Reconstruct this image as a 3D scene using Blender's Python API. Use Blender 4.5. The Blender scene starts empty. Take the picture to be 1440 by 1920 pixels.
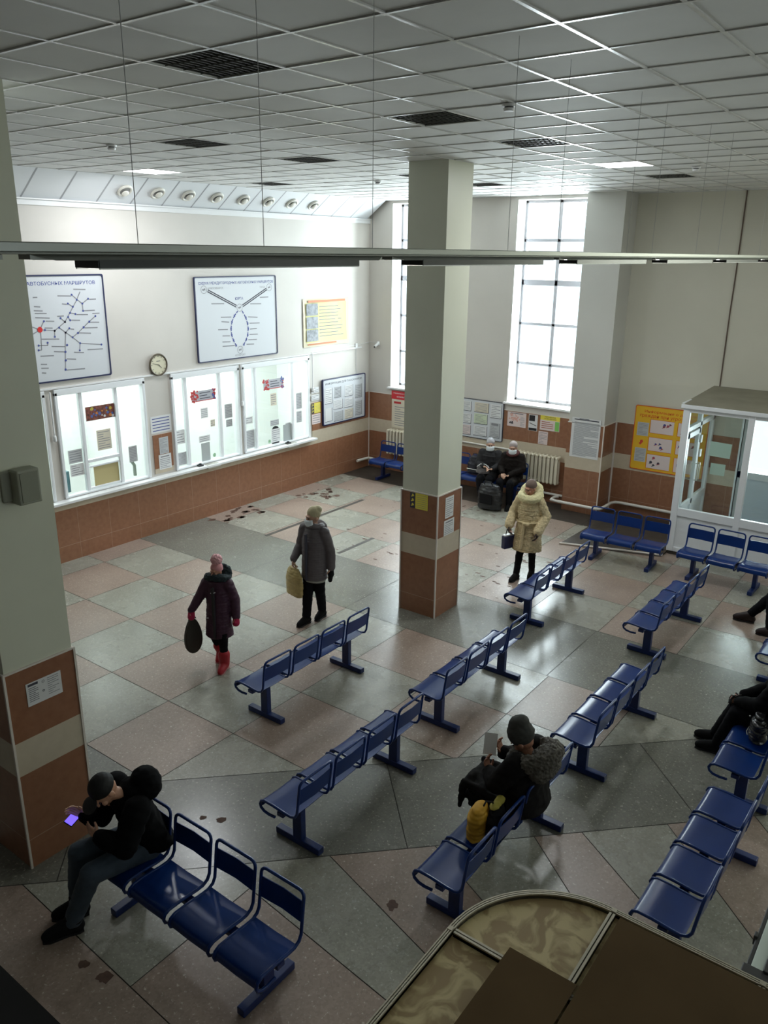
import bpy, bmesh, math, random
from mathutils import Vector, Matrix, noise, Euler
random.seed(7)
PI = math.pi
sc = bpy.context.scene
COL = bpy.context.collection
# ---------------------------------------------------------------- camera
cam_d = bpy.data.cameras.new('camera'); cam = bpy.data.objects.new('camera', cam_d); COL.objects.link(cam)
F, YAW, PITCH, ROLL = 1501.08, -0.638217716, 0.313446831, -0.0115142685
fw = Vector((math.sin(YAW)*math.cos(PITCH), math.cos(YAW)*math.cos(PITCH), -math.sin(PITCH)))
rt = Vector((math.cos(YAW), -math.sin(YAW), 0)); dn = fw.cross(rt)
rt, dn = math.cos(ROLL)*rt + math.sin(ROLL)*dn, -math.sin(ROLL)*rt + math.cos(ROLL)*dn
cam.matrix_world = Matrix(((rt.x, -dn.x, -fw.x, 11.5), (rt.y, -dn.y, -fw.y, -14.85), (rt.z, -dn.z, -fw.z, 4.9), (0, 0, 0, 1)))
cam_d.sensor_fit = 'VERTICAL'; cam_d.sensor_height = 24; cam_d.lens = F*24/1920; cam_d.clip_start = .05
sc.camera = cam
# ---------------------------------------------------------------- light
sc.view_settings.view_transform = 'Standard'; sc.view_settings.look = 'None'
sc.view_settings.exposure = -0.2; sc.view_settings.gamma = 1.0
w = bpy.data.worlds.new('overcast sky'); sc.world = w; w.use_nodes = True
w.node_tree.nodes['Background'].inputs[0].default_value = (.86, .93, 1, 1)
w.node_tree.nodes['Background'].inputs[1].default_value = 2.0
def area(name, loc, rot, sx, sy, power, col=(1, 1, 1)):
    l = bpy.data.lights.new(name, 'AREA'); l.shape = 'RECTANGLE'; l.size = sx; l.size_y = sy; l.energy = power; l.color = col
    o = bpy.data.objects.new(name, l); COL.objects.link(o); o.location = loc; o.rotation_euler = rot; return o
DAY = (.88, .94, 1)
# snow daylight outside the tall windows of the far wall, the street door and the windows of the right hand wall
area('daylight', (1.4, 1.1, 4.0), (-PI/2, 0, 0), 1.7, 4.2, 760, DAY)
area('daylight', (4.4, 1.1, 4.0), (-PI/2, 0, 0), 1.7, 4.2, 760, DAY)
area('daylight', (8.9, 1.3, 1.6), (-PI/2, 0, 0), 1.4, 2.6, 260, DAY)
area('daylight', (12.75, 1.1, 4.0), (-PI/2, 0, 0), 1.7, 4.2, 400, (1, .98, .82))
for yy, pw in ((-4.2, 70), (-10.2, 12)):
    area('daylight', (17.5, yy, 3.9), (0, PI/2, 0), 3.2, 3.4, pw, (1, .95, .78))
# ---------------------------------------------------------------- materials
def mat(name, col, rough=.6, metal=0, spec=.5, em=None, es=0, coat=0, noise_amt=0, nscale=8, bump=0, bscale=60):
    m = bpy.data.materials.new(name); m.use_nodes = True; nt = m.node_tree; b = nt.nodes['Principled BSDF']
    b.inputs['Base Color'].default_value = (*col, 1); b.inputs['Roughness'].default_value = rough
    b.inputs['Metallic'].default_value = metal; b.inputs['Specular IOR Level'].default_value = spec
    b.inputs['Coat Weight'].default_value = coat; b.inputs['Coat Roughness'].default_value = .08
    if em: b.inputs['Emission Color'].default_value = (*em, 1); b.inputs['Emission Strength'].default_value = es
    g = nt.nodes.new('ShaderNodeNewGeometry')
    if noise_amt:
        n = nt.nodes.new('ShaderNodeTexNoise'); n.inputs['Scale'].default_value = nscale; n.inputs['Detail'].default_value = 5
        nt.links.new(g.outputs['Position'], n.inputs['Vector'])
        r = nt.nodes.new('ShaderNodeMapRange'); r.inputs[1].default_value = .3; r.inputs[2].default_value = .7
        r.inputs[3].default_value = 1-noise_amt; r.inputs[4].default_value = 1+noise_amt*.4
        nt.links.new(n.outputs[0], r.inputs[0])
        x = nt.nodes.new('ShaderNodeVectorMath'); x.operation = 'SCALE'; x.inputs[0].default_value = col
        nt.links.new(r.outputs[0], x.inputs['Scale']); nt.links.new(x.outputs[0], b.inputs['Base Color'])
    if bump:
        n2 = nt.nodes.new('ShaderNodeTexNoise'); n2.inputs['Scale'].default_value = bscale; n2.inputs['Detail'].default_value = 4
        nt.links.new(g.outputs['Position'], n2.inputs['Vector'])
        bp = nt.nodes.new('ShaderNodeBump'); bp.inputs['Strength'].default_value = bump; bp.inputs['Distance'].default_value = .01
        nt.links.new(n2.outputs[0], bp.inputs['Height']); nt.links.new(bp.outputs[0], b.inputs['Normal'])
    return m
def terrazzo(name, col, chip, rough=.32):
    m = mat(name, col, rough); nt = m.node_tree; b = nt.nodes['Principled BSDF']
    g = nt.nodes.new('ShaderNodeNewGeometry'); L = nt.links.new
    v = nt.nodes.new('ShaderNodeTexVoronoi'); v.inputs['Scale'].default_value = 55; L(g.outputs['Position'], v.inputs['Vector'])
    n = nt.nodes.new('ShaderNodeTexNoise'); n.inputs['Scale'].default_value = 1.9; n.inputs['Detail'].default_value = 9; n.inputs['Roughness'].default_value = .62
    L(g.outputs['Position'], n.inputs['Vector'])
    n3 = nt.nodes.new('ShaderNodeTexNoise'); n3.inputs['Scale'].default_value = 38; n3.inputs['Detail'].default_value = 3
    L(g.outputs['Position'], n3.inputs['Vector'])
    r = nt.nodes.new('ShaderNodeValToRGB'); r.color_ramp.elements[0].position = .62; r.color_ramp.elements[1].position = .7
    r.color_ramp.elements[0].color = (*col, 1); r.color_ramp.elements[1].color = (*chip, 1)
    L(n3.outputs[0], r.inputs[0])
    mr = nt.nodes.new('ShaderNodeMapRange'); mr.inputs[1].default_value = .2; mr.inputs[2].default_value = .8
    mr.inputs[3].default_value = .84; mr.inputs[4].default_value = 1.1; L(n.outputs[0], mr.inputs[0])
    x = nt.nodes.new('ShaderNodeVectorMath'); x.operation = 'SCALE'; L(r.outputs[0], x.inputs[0]); L(mr.outputs[0], x.inputs['Scale'])
    vr = nt.nodes.new('ShaderNodeMapRange'); vr.inputs[1].default_value = 0; vr.inputs[2].default_value = 1
    vr.inputs[3].default_value = .82; vr.inputs[4].default_value = 1.1; L(v.outputs['Color'], vr.inputs[0])
    y = nt.nodes.new('ShaderNodeVectorMath'); y.operation = 'SCALE'; L(x.outputs[0], y.inputs[0]); L(vr.outputs[0], y.inputs['Scale'])
    L(y.outputs[0], b.inputs['Base Color'])
    rr = nt.nodes.new('ShaderNodeMapRange'); rr.inputs[1].default_value = .15; rr.inputs[2].default_value = .85
    rr.inputs[3].default_value = rough-.06; rr.inputs[4].default_value = rough+.08; L(n.outputs[0], rr.inputs[0]); L(rr.outputs[0], b.inputs['Roughness'])
    return m
def tilemat(name, joints=1):
    """wainscot tiles: brown / beige / brown courses by height, pale joints"""
    m = mat(name, (.3, .14, .08), .3); nt = m.node_tree; b = nt.nodes['Principled BSDF']; L = nt.links.new
    def M(op, a, c=None):
        n = nt.nodes.new('ShaderNodeMath'); n.operation = op
        for i, v in enumerate((a, c)):
            if v is None: continue
            if isinstance(v, (int, float)): n.inputs[i].default_value = v
            else: L(v, n.inputs[i])
        return n.outputs[0]
    g = nt.nodes.new('ShaderNodeNewGeometry'); s = nt.nodes.new('ShaderNodeSeparateXYZ'); L(g.outputs['Position'], s.inputs[0])
    z = s.outputs[2]; h = M('ADD', s.outputs[0], s.outputs[1])
    beige = M('MULTIPLY', M('GREATER_THAN', z, .88), M('LESS_THAN', z, 1.18))
    fr = M('FRACT', M('DIVIDE', M('ADD', h, 100.21), .6))
    jv = M('MULTIPLY', M('LESS_THAN', fr, .008 if joints else -1), M('SUBTRACT', 1, beige))
    jh = M('LESS_THAN', M('ABSOLUTE', M('SUBTRACT', z, .27)), .0035)
    j = M('MAXIMUM', jv, jh)
    n = nt.nodes.new('ShaderNodeTexNoise'); n.inputs['Scale'].default_value = 14; n.inputs['Detail'].default_value = 6; L(g.outputs['Position'], n.inputs['Vector'])
    def mix(f, a, c):
        x = nt.nodes.new('ShaderNodeMix'); x.data_type = 'RGBA'
        L(f, x.inputs[0])
        for i, v in ((6, a), (7, c)):
            if isinstance(v, tuple): x.inputs[i].default_value = (*v, 1)
            else: L(v, x.inputs[i])
        return x.outputs[2]
    br = mix(n.outputs[0], (.22, .09, .045), (.36, .175, .10)); be = mix(n.outputs[0], (.52, .44, .33), (.62, .54, .42))
    c = mix(j, mix(beige, br, be), (.44, .29, .21)); L(c, b.inputs['Base Color'])
    return m
def glassmat(name, tint=(.93, .97, .96), refl=.09):
    m = bpy.data.materials.new(name); m.use_nodes = True; nt = m.node_tree; nt.nodes.clear()
    o = nt.nodes.new('ShaderNodeOutputMaterial'); t = nt.nodes.new('ShaderNodeBsdfTransparent'); t.inputs[0].default_value = (*tint, 1)
    g = nt.nodes.new('ShaderNodeBsdfGlossy'); g.inputs['Roughness'].default_value = .02
    x = nt.nodes.new('ShaderNodeMixShader'); f = nt.nodes.new('ShaderNodeFresnel'); f.inputs[0].default_value = 1.45
    mu = nt.nodes.new('ShaderNodeMath'); mu.operation = 'MULTIPLY_ADD'; mu.inputs[1].default_value = 1.2; mu.inputs[2].default_value = refl-.05
    gb = nt.nodes.new('ShaderNodeNewGeometry'); iv = nt.nodes.new('ShaderNodeMath'); iv.operation = 'SUBTRACT'; iv.inputs[0].default_value = 1
    m2 = nt.nodes.new('ShaderNodeMath'); m2.operation = 'MULTIPLY'; nt.links.new(gb.outputs['Backfacing'], iv.inputs[1])
    nt.links.new(f.outputs[0], mu.inputs[0]); nt.links.new(mu.outputs[0], m2.inputs[0]); nt.links.new(iv.outputs[0], m2.inputs[1]); nt.links.new(m2.outputs[0], x.inputs[0])
    nt.links.new(t.outputs[0], x.inputs[1]); nt.links.new(g.outputs[0], x.inputs[2]); nt.links.new(x.outputs[0], o.inputs[0]); return m
WALL = mat('cream wall paint', (.61, .575, .53), .55, noise_amt=.06, nscale=.9)
WALLR = mat('cream wall paint right bay', (.62, .595, .50), .55, noise_amt=.07, nscale=.8)
DIMW = mat('darkened unseen wall', (.22, .19, .16), .7)  # unseen right and back walls, coloured dark to cut bounce light near the camera
COLP = mat('pale green column paint', (.66, .67, .55), .42, noise_amt=.05, nscale=1.5)
WHITE = mat('white paint', (.78, .78, .78), .4)
PVC = mat('white pvc', (.80, .82, .84), .3)
OFFW = mat('office white', (.85, .87, .86), .6)
TILE = tilemat('wainscot tile'); TILEC = tilemat('column tile', 0)
GLASS = glassmat('window glass')
TRIMW = mat('white corner trim', (.72, .66, .60), .45)
CTILE = mat('ceiling tile', (.72, .72, .70), .75, noise_amt=.09, nscale=1.3, bump=.05, bscale=150)
TBAR = mat('ceiling rail', (.66, .66, .65), .25)
DARK = mat('dark lamp louvre', (.10, .10, .10), .35)
LOUV = mat('grey lamp louvre', (.30, .30, .29), .35, metal=.4)
BLACK = mat('black plastic', (.012, .012, .014), .5)
VOID = mat('black balcony slab', (.004, .004, .004), .9)  # the balcony slab's own flat black
STEEL = mat('aluminium', (.62, .60, .54), .35, metal=.7)
BLUE = mat('glossy blue enamel', (.003, .028, .155), .28, spec=.35, coat=.05, noise_amt=.12, nscale=5)
BLUE2 = mat('dull blue enamel', (.005, .022, .12), .38, noise_amt=.2, nscale=9)
PAPER = mat('white paper', (.72, .72, .72), .7)
PAPG = mat('grey printed paper', (.50, .51, .52), .7)
PAPP = mat('pinkish paper', (.74, .62, .60), .7)
PAPC = mat('cream paper', (.68, .62, .50), .7)
PAPGR = mat('greenish paper', (.60, .68, .50), .7)
YEL = mat('yellow print', (.80, .68, .08), .6)
ORY = mat('orange yellow print', (.80, .46, .02), .5)
RED = mat('red print', (.50, .03, .03), .55)
ORED = mat('orange red lettering', (.70, .10, .01), .6)
INK = mat('dark ink', (.05, .05, .07), .7)
INKG = mat('grey ink', (.25, .25, .27), .7)
NAVY = mat('navy frame', (.012, .016, .07), .4)
BLUEI = mat('blue ink', (.05, .07, .28), .6)
GREEN = mat('green print', (.08, .35, .10), .6)
RADI = mat('cream radiator enamel', (.72, .66, .52), .4); VENTM = mat('off white valve', (.72, .70, .63), .4)
PIPE = mat('white painted pipe', (.78, .74, .68), .4)
TZP = terrazzo('pink terrazzo', (.33, .25, .205), (.58, .50, .43))
TZG = terrazzo('grey green terrazzo', (.32, .31, .26), (.54, .52, .46), .26)
TZD = terrazzo('dark grey terrazzo', (.18, .177, .15), (.42, .40, .34), .24)
JOINT = mat('dark floor joint', (.05, .045, .04), .8)
KERB = mat('worn dark floor strip', (.055, .045, .036), .5, noise_amt=.35, nscale=6)
# ---------------------------------------------------------------- helpers
class MB:
    def __init__(s): s.v = []; s.f = []; s.m = []; s.sm = []
    def add(s, vs, fs, mi=0, sm=False):
        o = len(s.v); s.v += [Vector(v) for v in vs]; s.f += [[i+o for i in f] for f in fs]; s.m += [mi]*len(fs); s.sm += [sm]*len(fs); return s
    def box(s, a, b, mi=0, M=None):
        x0, y0, z0 = a; x1, y1, z1 = b
        vs = [Vector(p) for p in ((x0,y0,z0),(x1,y0,z0),(x1,y1,z0),(x0,y1,z0),(x0,y0,z1),(x1,y0,z1),(x1,y1,z1),(x0,y1,z1))]
        if M: vs = [M @ v for v in vs]
        return s.add(vs, [(0,3,2,1),(4,5,6,7),(0,1,5,4),(1,2,6,5),(2,3,7,6),(3,0,4,7)], mi)
    def quad(s, a, b, c, d, mi=0): return s.add([a, b, c, d], [(0,1,2,3)], mi)
    def tube(s, pts, r, n=8, mi=0, close=False, rr=None):
        pts = [Vector(p) for p in pts]; N = len(pts); rings = []; up = None
        for i, p in enumerate(pts):
            if close: t = pts[(i+1) % N]-pts[i-1]
            else: t = pts[min(i+1, N-1)]-pts[max(i-1, 0)]
            t.normalize()
            if up is None: up = t.orthogonal().normalized()
            else:
                up = up - t*up.dot(t)
                if up.length < 1e-6: up = t.orthogonal()
                up.normalize()
            q = t.cross(up); R = rr[i] if rr else r
            rings.append([p+(up*math.cos(a)+q*math.sin(a))*R for a in [2*PI*k/n for k in range(n)]])
        vs = [v for R in rings for v in R]; fs = []
        for i in range(N if close else N-1):
            j = (i+1) % N
            for k in range(n): fs.append((i*n+k, i*n+(k+1) % n, j*n+(k+1) % n, j*n+k))
        if not close: fs += [tuple(range(n))[::-1], tuple((N-1)*n+k for k in range(n))]
        return s.add(vs, fs, mi, True)
    def cyl(s, a, b, r, n=16, mi=0, r2=None):
        a = Vector(a); b = Vector(b); t = (b-a).normalized(); u = t.orthogonal().normalized(); q = t.cross(u); r2 = r if r2 is None else r2
        vs = [a+(u*math.cos(2*PI*k/n)+q*math.sin(2*PI*k/n))*r for k in range(n)]+[b+(u*math.cos(2*PI*k/n)+q*math.sin(2*PI*k/n))*r2 for k in range(n)]
        s.add(vs, [(k, (k+1) % n, n+(k+1) % n, n+k) for k in range(n)], mi, True)
        return s.add(vs, [tuple(range(n))[::-1], tuple(range(n, 2*n))], mi)
    def capsule(s, p0, r0, p1, r1, n=14, mi=0):
        p0 = Vector(p0); p1 = Vector(p1); d = p1-p0
        if d.length < 1e-5: d = Vector((0, 0, 1e-4))
        t = d.normalized(); u = t.orthogonal().normalized(); q = t.cross(u); st = []
        for k in range(5): a = PI/2*(1-k/5.); st.append((p0-t*r0*math.sin(a), r0*math.cos(a)))
        st.append((p0, r0)); st.append((p1, r1))
        for k in range(1, 6): a = PI/2*k/5.; st.append((p1+t*r1*math.sin(a), r1*math.cos(a)))
        st = [(c, max(r, 1e-4)) for c, r in st]; N = len(st)
        vs = [c+(u*math.cos(2*PI*k/n)+q*math.sin(2*PI*k/n))*r for c, r in st for k in range(n)]
        fs = [(i*n+k, i*n+(k+1) % n, (i+1)*n+(k+1) % n, (i+1)*n+k) for i in range(N-1) for k in range(n)]
        fs += [tuple(range(n))[::-1], tuple((N-1)*n+k for k in range(n))]
        return s.add(vs, fs, mi, True)
    def ell(s, c, r, rot=None, n=18, mi=0):
        c = Vector(c); R = Euler(rot).to_matrix() if rot else Matrix.Identity(3); m = n//2; vs = []; fs = []
        for i in range(m+1):
            a = -PI/2+PI*i/m; cr = max(math.cos(a), 1e-3)
            for k in range(n):
                b = 2*PI*k/n; vs.append(c+R @ Vector((r[0]*cr*math.cos(b), r[1]*cr*math.sin(b), r[2]*math.sin(a))))
        for i in range(m):
            for k in range(n): fs.append((i*n+k, i*n+(k+1) % n, (i+1)*n+(k+1) % n, (i+1)*n+k))
        fs += [tuple(range(n))[::-1], tuple(m*n+k for k in range(n))]
        return s.add(vs, fs, mi, True)
    def torus(s, c, R, r, M=None, n=28, k=8, mi=0, sx=1, sy=1):
        M = M or Matrix.Identity(3); c = Vector(c)
        return s.tube([c+M @ Vector((R*sx*math.cos(2*PI*i/n), R*sy*math.sin(2*PI*i/n), 0)) for i in range(n)], r, k, mi, close=True)
    def build(s, name, mats, parent=None, bevel=0, origin=None):
        if not isinstance(mats, (list, tuple)): mats = [mats]
        off = Vector((0, 0, 0)); loc = None
        if parent is not None:
            r = parent
            while r.parent: r = r.parent
            if not r.get('_local'): off = r.location
        elif origin is not None: off = Vector(origin)
        me = bpy.data.meshes.new(name); me.from_pydata([v-off for v in s.v], [], s.f)
        for m in mats: me.materials.append(m)
        me.polygons.foreach_set('material_index', s.m); me.polygons.foreach_set('use_smooth', s.sm); me.update()
        if any(s.sm): me.set_sharp_from_angle(angle=.9)
        o = bpy.data.objects.new(name, me); COL.objects.link(o)
        if parent is not None: o.parent = parent
        elif origin is not None: o.location = off
        if bevel:
            b = o.modifiers.new('bevel', 'BEVEL'); b.width = bevel; b.segments = 2; b.limit_method = 'ANGLE'
        return o
def tag(o, label, cat, group=None):
    o['label'] = label; o['category'] = cat
    if group: o['group'] = group
    return o
def thing(name, label, cat, loc=(0, 0, 0), rz=0, group=None, local=False):
    o = bpy.data.objects.new(name, None); COL.objects.link(o); o.location = loc; o.rotation_euler = (0, 0, rz); o.empty_display_size = .1
    if local: o['_local'] = 1
    return tag(o, label, cat, group)
def struct(o): o['kind'] = 'structure'; return o
def dup(root, loc, rz, label, group=None):
    def cp(o, par):
        c = o.copy(); COL.objects.link(c); c.parent = par
        for ch in list(o.children): cp(ch, c)
        return c
    r = cp(root, None); r.location = loc; r.rotation_euler = (0, 0, rz); r['label'] = label
    if group: r['group'] = group
    return r
def text(name, body, M, height, width, m, parent, bold=False, depth=.0015):
    """lettering of given cap height fitted to a width; M maps (x right, y up, z out) with origin at its middle"""
    c = bpy.data.curves.new(name, 'FONT'); c.body = body; c.align_x = 'CENTER'; c.align_y = 'CENTER'; c.resolution_u = 2
    if bold: c.offset = .012
    t = bpy.data.objects.new(name, c); COL.objects.link(t); bpy.context.view_layer.update()
    me = bpy.data.meshes.new_from_object(t.evaluated_get(bpy.context.evaluated_depsgraph_get())); bpy.data.objects.remove(t)
    xs = [v.co.x for v in me.vertices]; ys = [v.co.y for v in me.vertices]
    sx = width/(max(xs)-min(xs)); sy = height/(max(ys)-min(ys)); cx = (max(xs)+min(xs))/2; cy = (max(ys)+min(ys))/2
    r = parent
    while r.parent: r = r.parent
    off = Vector((0, 0, 0)) if r.get('_local') else r.location
    for v in me.vertices: v.co = M @ Vector(((v.co.x-cx)*sx, (v.co.y-cy)*sy, 0)) - off
    me.materials.append(m); o = bpy.data.objects.new(name, me); COL.objects.link(o); o.parent = parent; return o
def T_left(u, v, d=0):   # ticket wall x=0: u = world y, v = z, d = distance off the wall
    return Matrix(((0, 0, 1, d), (1, 0, 0, u), (0, 1, 0, v), (0, 0, 0, 1)))
def T_far(u, v, d=0, y0=0):    # window wall y=y0, normal -y: u = world x
    return Matrix(((1, 0, 0, u), (0, 0, -1, y0-d), (0, 1, 0, v), (0, 0, 0, 1)))
def fbox(mb, M, x0, y0, x1, y1, z0, z1, mi=0): mb.box((x0, y0, z0), (x1, y1, z1), mi, M)
def printed(mb, T, x0, y0, x1, y1, z, mi, rows=6, fill=.8, seed=0, th=None, z2=.0006):
    """rows of small print as thin raised bars"""
    rnd = random.Random(seed); n = rows; h = (y1-y0)/n
    for i in range(n):
        y = y1-(i+.5)*h; L = (x1-x0)*(fill if rnd.random() < .75 else fill*rnd.uniform(.4, .8)); t = th or h*.28
        mb.box((x0+(x1-x0)*.08, y-t/2, z), (x0+(x1-x0)*.08+L, y+t/2, z+z2), mi, T)
def sheet(name, label, T, x0, y0, x1, y1, m=PAPER, rows=7, cat='notice', group=None, ink=INKG, parent=None, fill=.82, seed=None, head=0, tilt=0):
    """one posted sheet with its print; local frame T, corners in metres"""
    seed = seed if seed is not None else int(abs(x0*1000+y1*77)); cx, cy = (x0+x1)/2, (y0+y1)/2
    R = T @ Matrix.Translation((cx, cy, 0)) @ Matrix.Rotation(tilt, 4, 'Z'); hw, hh = (x1-x0)/2, (y1-y0)/2
    mb = MB(); mb.box((-hw, -hh, 0), (hw, hh, .0025), 0, R)
    top = hh*.88
    if head: mb.box((-hw*.7, hh*.62, .0025), (hw*.7, hh*.62+head, .0031), 1, R); top = hh*.5
    if rows: printed(mb, R, -hw, -hh*.9, hw, top, .0025, 1, rows, fill, seed)
    if parent is not None: return mb.build(name, [m, ink], parent)
    return tag(mb.build(name, [m, ink], origin=R @ Vector((0, 0, 0))), label, cat, group)
# ================================================================ SETTING
def clip(poly, n, d):
    """keep the part of a 2-D polygon where n.p <= d"""
    out = []
    for i in range(len(poly)):
        a, b = poly[i], poly[(i+1) % len(poly)]; fa = n[0]*a[0]+n[1]*a[1]-d; fb = n[0]*b[0]+n[1]*b[1]-d
        if fa <= 0: out.append(a)
        if (fa < 0 < fb) or (fb < 0 < fa): t = fa/(fa-fb); out.append((a[0]+t*(b[0]-a[0]), a[1]+t*(b[1]-a[1])))
    return out
def inset(poly, g):
    c = poly
    for i in range(len(poly)):
        a, b = poly[i], poly[(i+1) % len(poly)]; ex, ey = b[0]-a[0], b[1]-a[1]; L = math.hypot(ex, ey)
        if L < 1e-6: continue
        n = (ey/L, -ex/L); c = clip(c, n, n[0]*a[0]+n[1]*a[1]-g)
        if len(c) < 3: return []
    return c
fl = MB(); P = 1.065
def slab(poly, mi, g=.004):
    s = inset(poly, g)
    if len(s) >= 3: fl.add([(x, y, 0) for x, y in s], [tuple(range(len(s)))], mi)
fl.add([(-.2, -17.6, -.006), (17.1, -17.6, -.006), (17.1, .9, -.006), (-.2, .9, -.006)], [(0, 1, 2, 3)], 3)
s2 = math.sqrt(.5)
A_ = ((s2, -s2), 16.71*s2)      # below the first diagonal: x - y - 16.71 <= 0
for j in range(11):             # checkerboard in front of the dark band, rows run back from y = -6.66
    y1 = -6.66-P*j; y0 = y1-P
    for i in range(-1, 13):
        x0 = .5+P*i; x1 = x0+P; q = [(max(x0, 0), y0), (x1, y0), (x1, y1), (max(x0, 0), y1)]
        if x1 > 0.02:
            if y1 < -10.9 and x0 < 5.7: mi = 2 if j == 4 else ((i+j) % 2)   # dark strip by the near column
            else: mi = 0 if (i+j) % 2 == 1 else 1
            if j > 4 or (y1 < -10.9 and x0 < 5.7): q = clip(q, (0, 1), -10.0)
            q = clip(q, *A_)
            if j >= 4: q = clip(q, (1, 0), 5.83) if y1 > -12 else clip(q, (1, 0), 5.0)
            if len(q) >= 3: slab(q, mi)
for x0, x1 in ((0, 2.62), (2.62, 4.74), (4.74, 7.93), (7.93, 11.1), (11.1, 14.2), (14.2, 17)):   # dark band y -6.66 .. -5.12
    slab([(x0, -6.66), (x1, -6.66), (x1, -5.12), (x0, -5.12)], 2)
for j in range(4):
    y0 = -5.12+1.05*j; y1 = y0+1.05 if j < 3 else -1.0
    for i in range(-1, 16):
        x0 = max(.5+P*i, 0); x1 = .5+P*(i+1); slab([(x0, y0), (x1, y0), (x1, y1), (x0, y1)], 0 if (i+j) % 2 == 1 else 1)
for x0, x1, a, b in ((0, 5.9, -1.0, 0), (5.9, 17, -1.0, .3)): slab([(x0, a), (x1, a), (x1, b), (x0, b)], 4)
# diagonal dark band and the fan of slabs beyond it
big = [(4.0, -17.5), (17, -17.5), (17, -6.66), (4.0, -6.66)]
band = clip(clip(big, (-s2, s2), -16.71*s2), (s2, -s2), 18.44*s2)
for a, b in ((-40, -4.2), (-4.2, -1.3), (-1.3, 1.4), (1.4, 40)):
    q = clip(clip(band, (s2, s2), b), (-s2, -s2), -a); slab(q, 2)
far = clip(big, (-s2, s2), -18.44*s2)
def below(q, p, sl):    # keep below the line through p with slope sl
    n = (-sl, 1.0); L = math.hypot(*n); n = (n[0]/L, n[1]/L); return clip(q, n, n[0]*p[0]+n[1]*p[1])
def above(q, p, sl):
    n = (sl, -1.0); L = math.hypot(*n); n = (n[0]/L, n[1]/L); return clip(q, n, n[0]*p[0]+n[1]*p[1])
lines = [((7.2, -13.6), 0), ((6.9, -12.41), -.04), ((8.26, -11.36), -.10), ((7.91, -10.64), -.28), ((8.5, -9.98), -.45), ((9.11, -9.34), -.80), ((9.41, -9.02), -.66), ((9.99, -8.45), -.95), ((10.6, -7.85), -1.1)]
cols = [1, 0, 1, 1, 0, 1, 0, 1, 0, 1]
for k in range(len(lines)+1):
    q = far
    if k < len(lines): q = below(q, *lines[k])
    if k > 0: q = above(q, *lines[k-1])
    if len(q) < 3: continue
    if k == 2:
        slab(clip(q, (1, 0), 7.55), 1); q2 = clip(q, (-1, 0), -7.55)
        if len(q2) > 2: slab(q2, 0)
    else: slab(q, cols[k])
    # (lower rows reach back under the balcony)
struct(fl.build('floor', [TZP, TZG, TZD, JOINT, KERB]))
# missing joint strips and stains on the floor are worn hollows of their own shape
def blotch(name, label, pts, m, seed):
    rnd = random.Random(seed); mb = MB()
    for (x, y, r, sx) in pts:
        n = 14; ps = []
        for k in range(n): a = 2*PI*k/n; R = r*rnd.uniform(.6, 1.15); ps.append((x+R*sx*math.cos(a), y+R*math.sin(a), .0012))
        mb.add(ps, [tuple(range(n))])
    o = mb.build(name, m, origin=(pts[0][0], pts[0][1], 0)); return o
STAIN = mat('dried dirt stain', (.10, .05, .032), .75, noise_amt=.3, nscale=20)
rs = random.Random(3)
a = blotch('floor_stain', '', [(.3+rs.uniform(-.25, .35), -4.7+rs.uniform(-.5, .6), rs.uniform(.03, .10), .8) for _ in range(22)], STAIN, 1)
tag(a, 'patch of dark peeling dirt on floor below the second ticket window', 'stain'); a['kind'] = 'stuff'
a = blotch('floor_stain', '', [(.7+rs.uniform(-.3, .35), -2.5+rs.uniform(-.5, .6), rs.uniform(.02, .09), .9) for _ in range(24)], STAIN, 2)
tag(a, 'patch of dark peeling dirt on floor below the third ticket window', 'stain'); a['kind'] = 'stuff'
for i, (x, y, r, l) in enumerate([(8.57, -10.73, .055, 'round rust brown spot on the red slab beside the near aisle bench'), (7.34, -12.5, .06, 'brown square stain in front of the four seat bench, lower right one'),
        (7.13, -12.52, .045, 'brown stain in front of the four seat bench, nearest the shoes of the man'), (6.75, -10.87, .05, 'dark round spot on the dark band behind the seated man'), (6.6, -10.95, .035, 'small dark spot beside the larger round spot behind the seated man')]):
    b_ = blotch('floor_stain', l, [(x, y, r, 1)], STAIN, 10+i); tag(b_, l, 'stain')
# scattered litter-like crumbs near the windows
mb = MB(); rs = random.Random(5)
for _ in range(120):
    x, y = rs.uniform(2.2, 6.8), rs.uniform(-5.0, -1.2); r = rs.uniform(.012, .04); a0 = rs.uniform(0, 6)
    mb.add([(x+r*1.6*math.cos(a0+k*PI/3), y+r*.7*math.sin(a0+k*PI/3), .0011) for k in range(6)], [tuple(range(6))])
o = tag(mb.build('wet_footprints', STAIN, origin=(4.5, -3, 0)), 'scattered small wet dirt marks on the floor in front of the far windows', 'stain'); o['kind'] = 'stuff'
for (x0, x1, y0, y1, l) in ((1.62, 1.70, -5.17, -2.31, 'long dark strip set in the floor behind the woman with yellow bag'), (3.22, 3.29, -5.04, -4.05, 'short dark strip set in the floor left of middle column')):
    mb = MB(); mb.box((x0, y0, 0), (x1, y1, .002)); tag(mb.build('floor_strip', KERB, origin=(x0, y0, 0)), l, 'floor strip')

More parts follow.
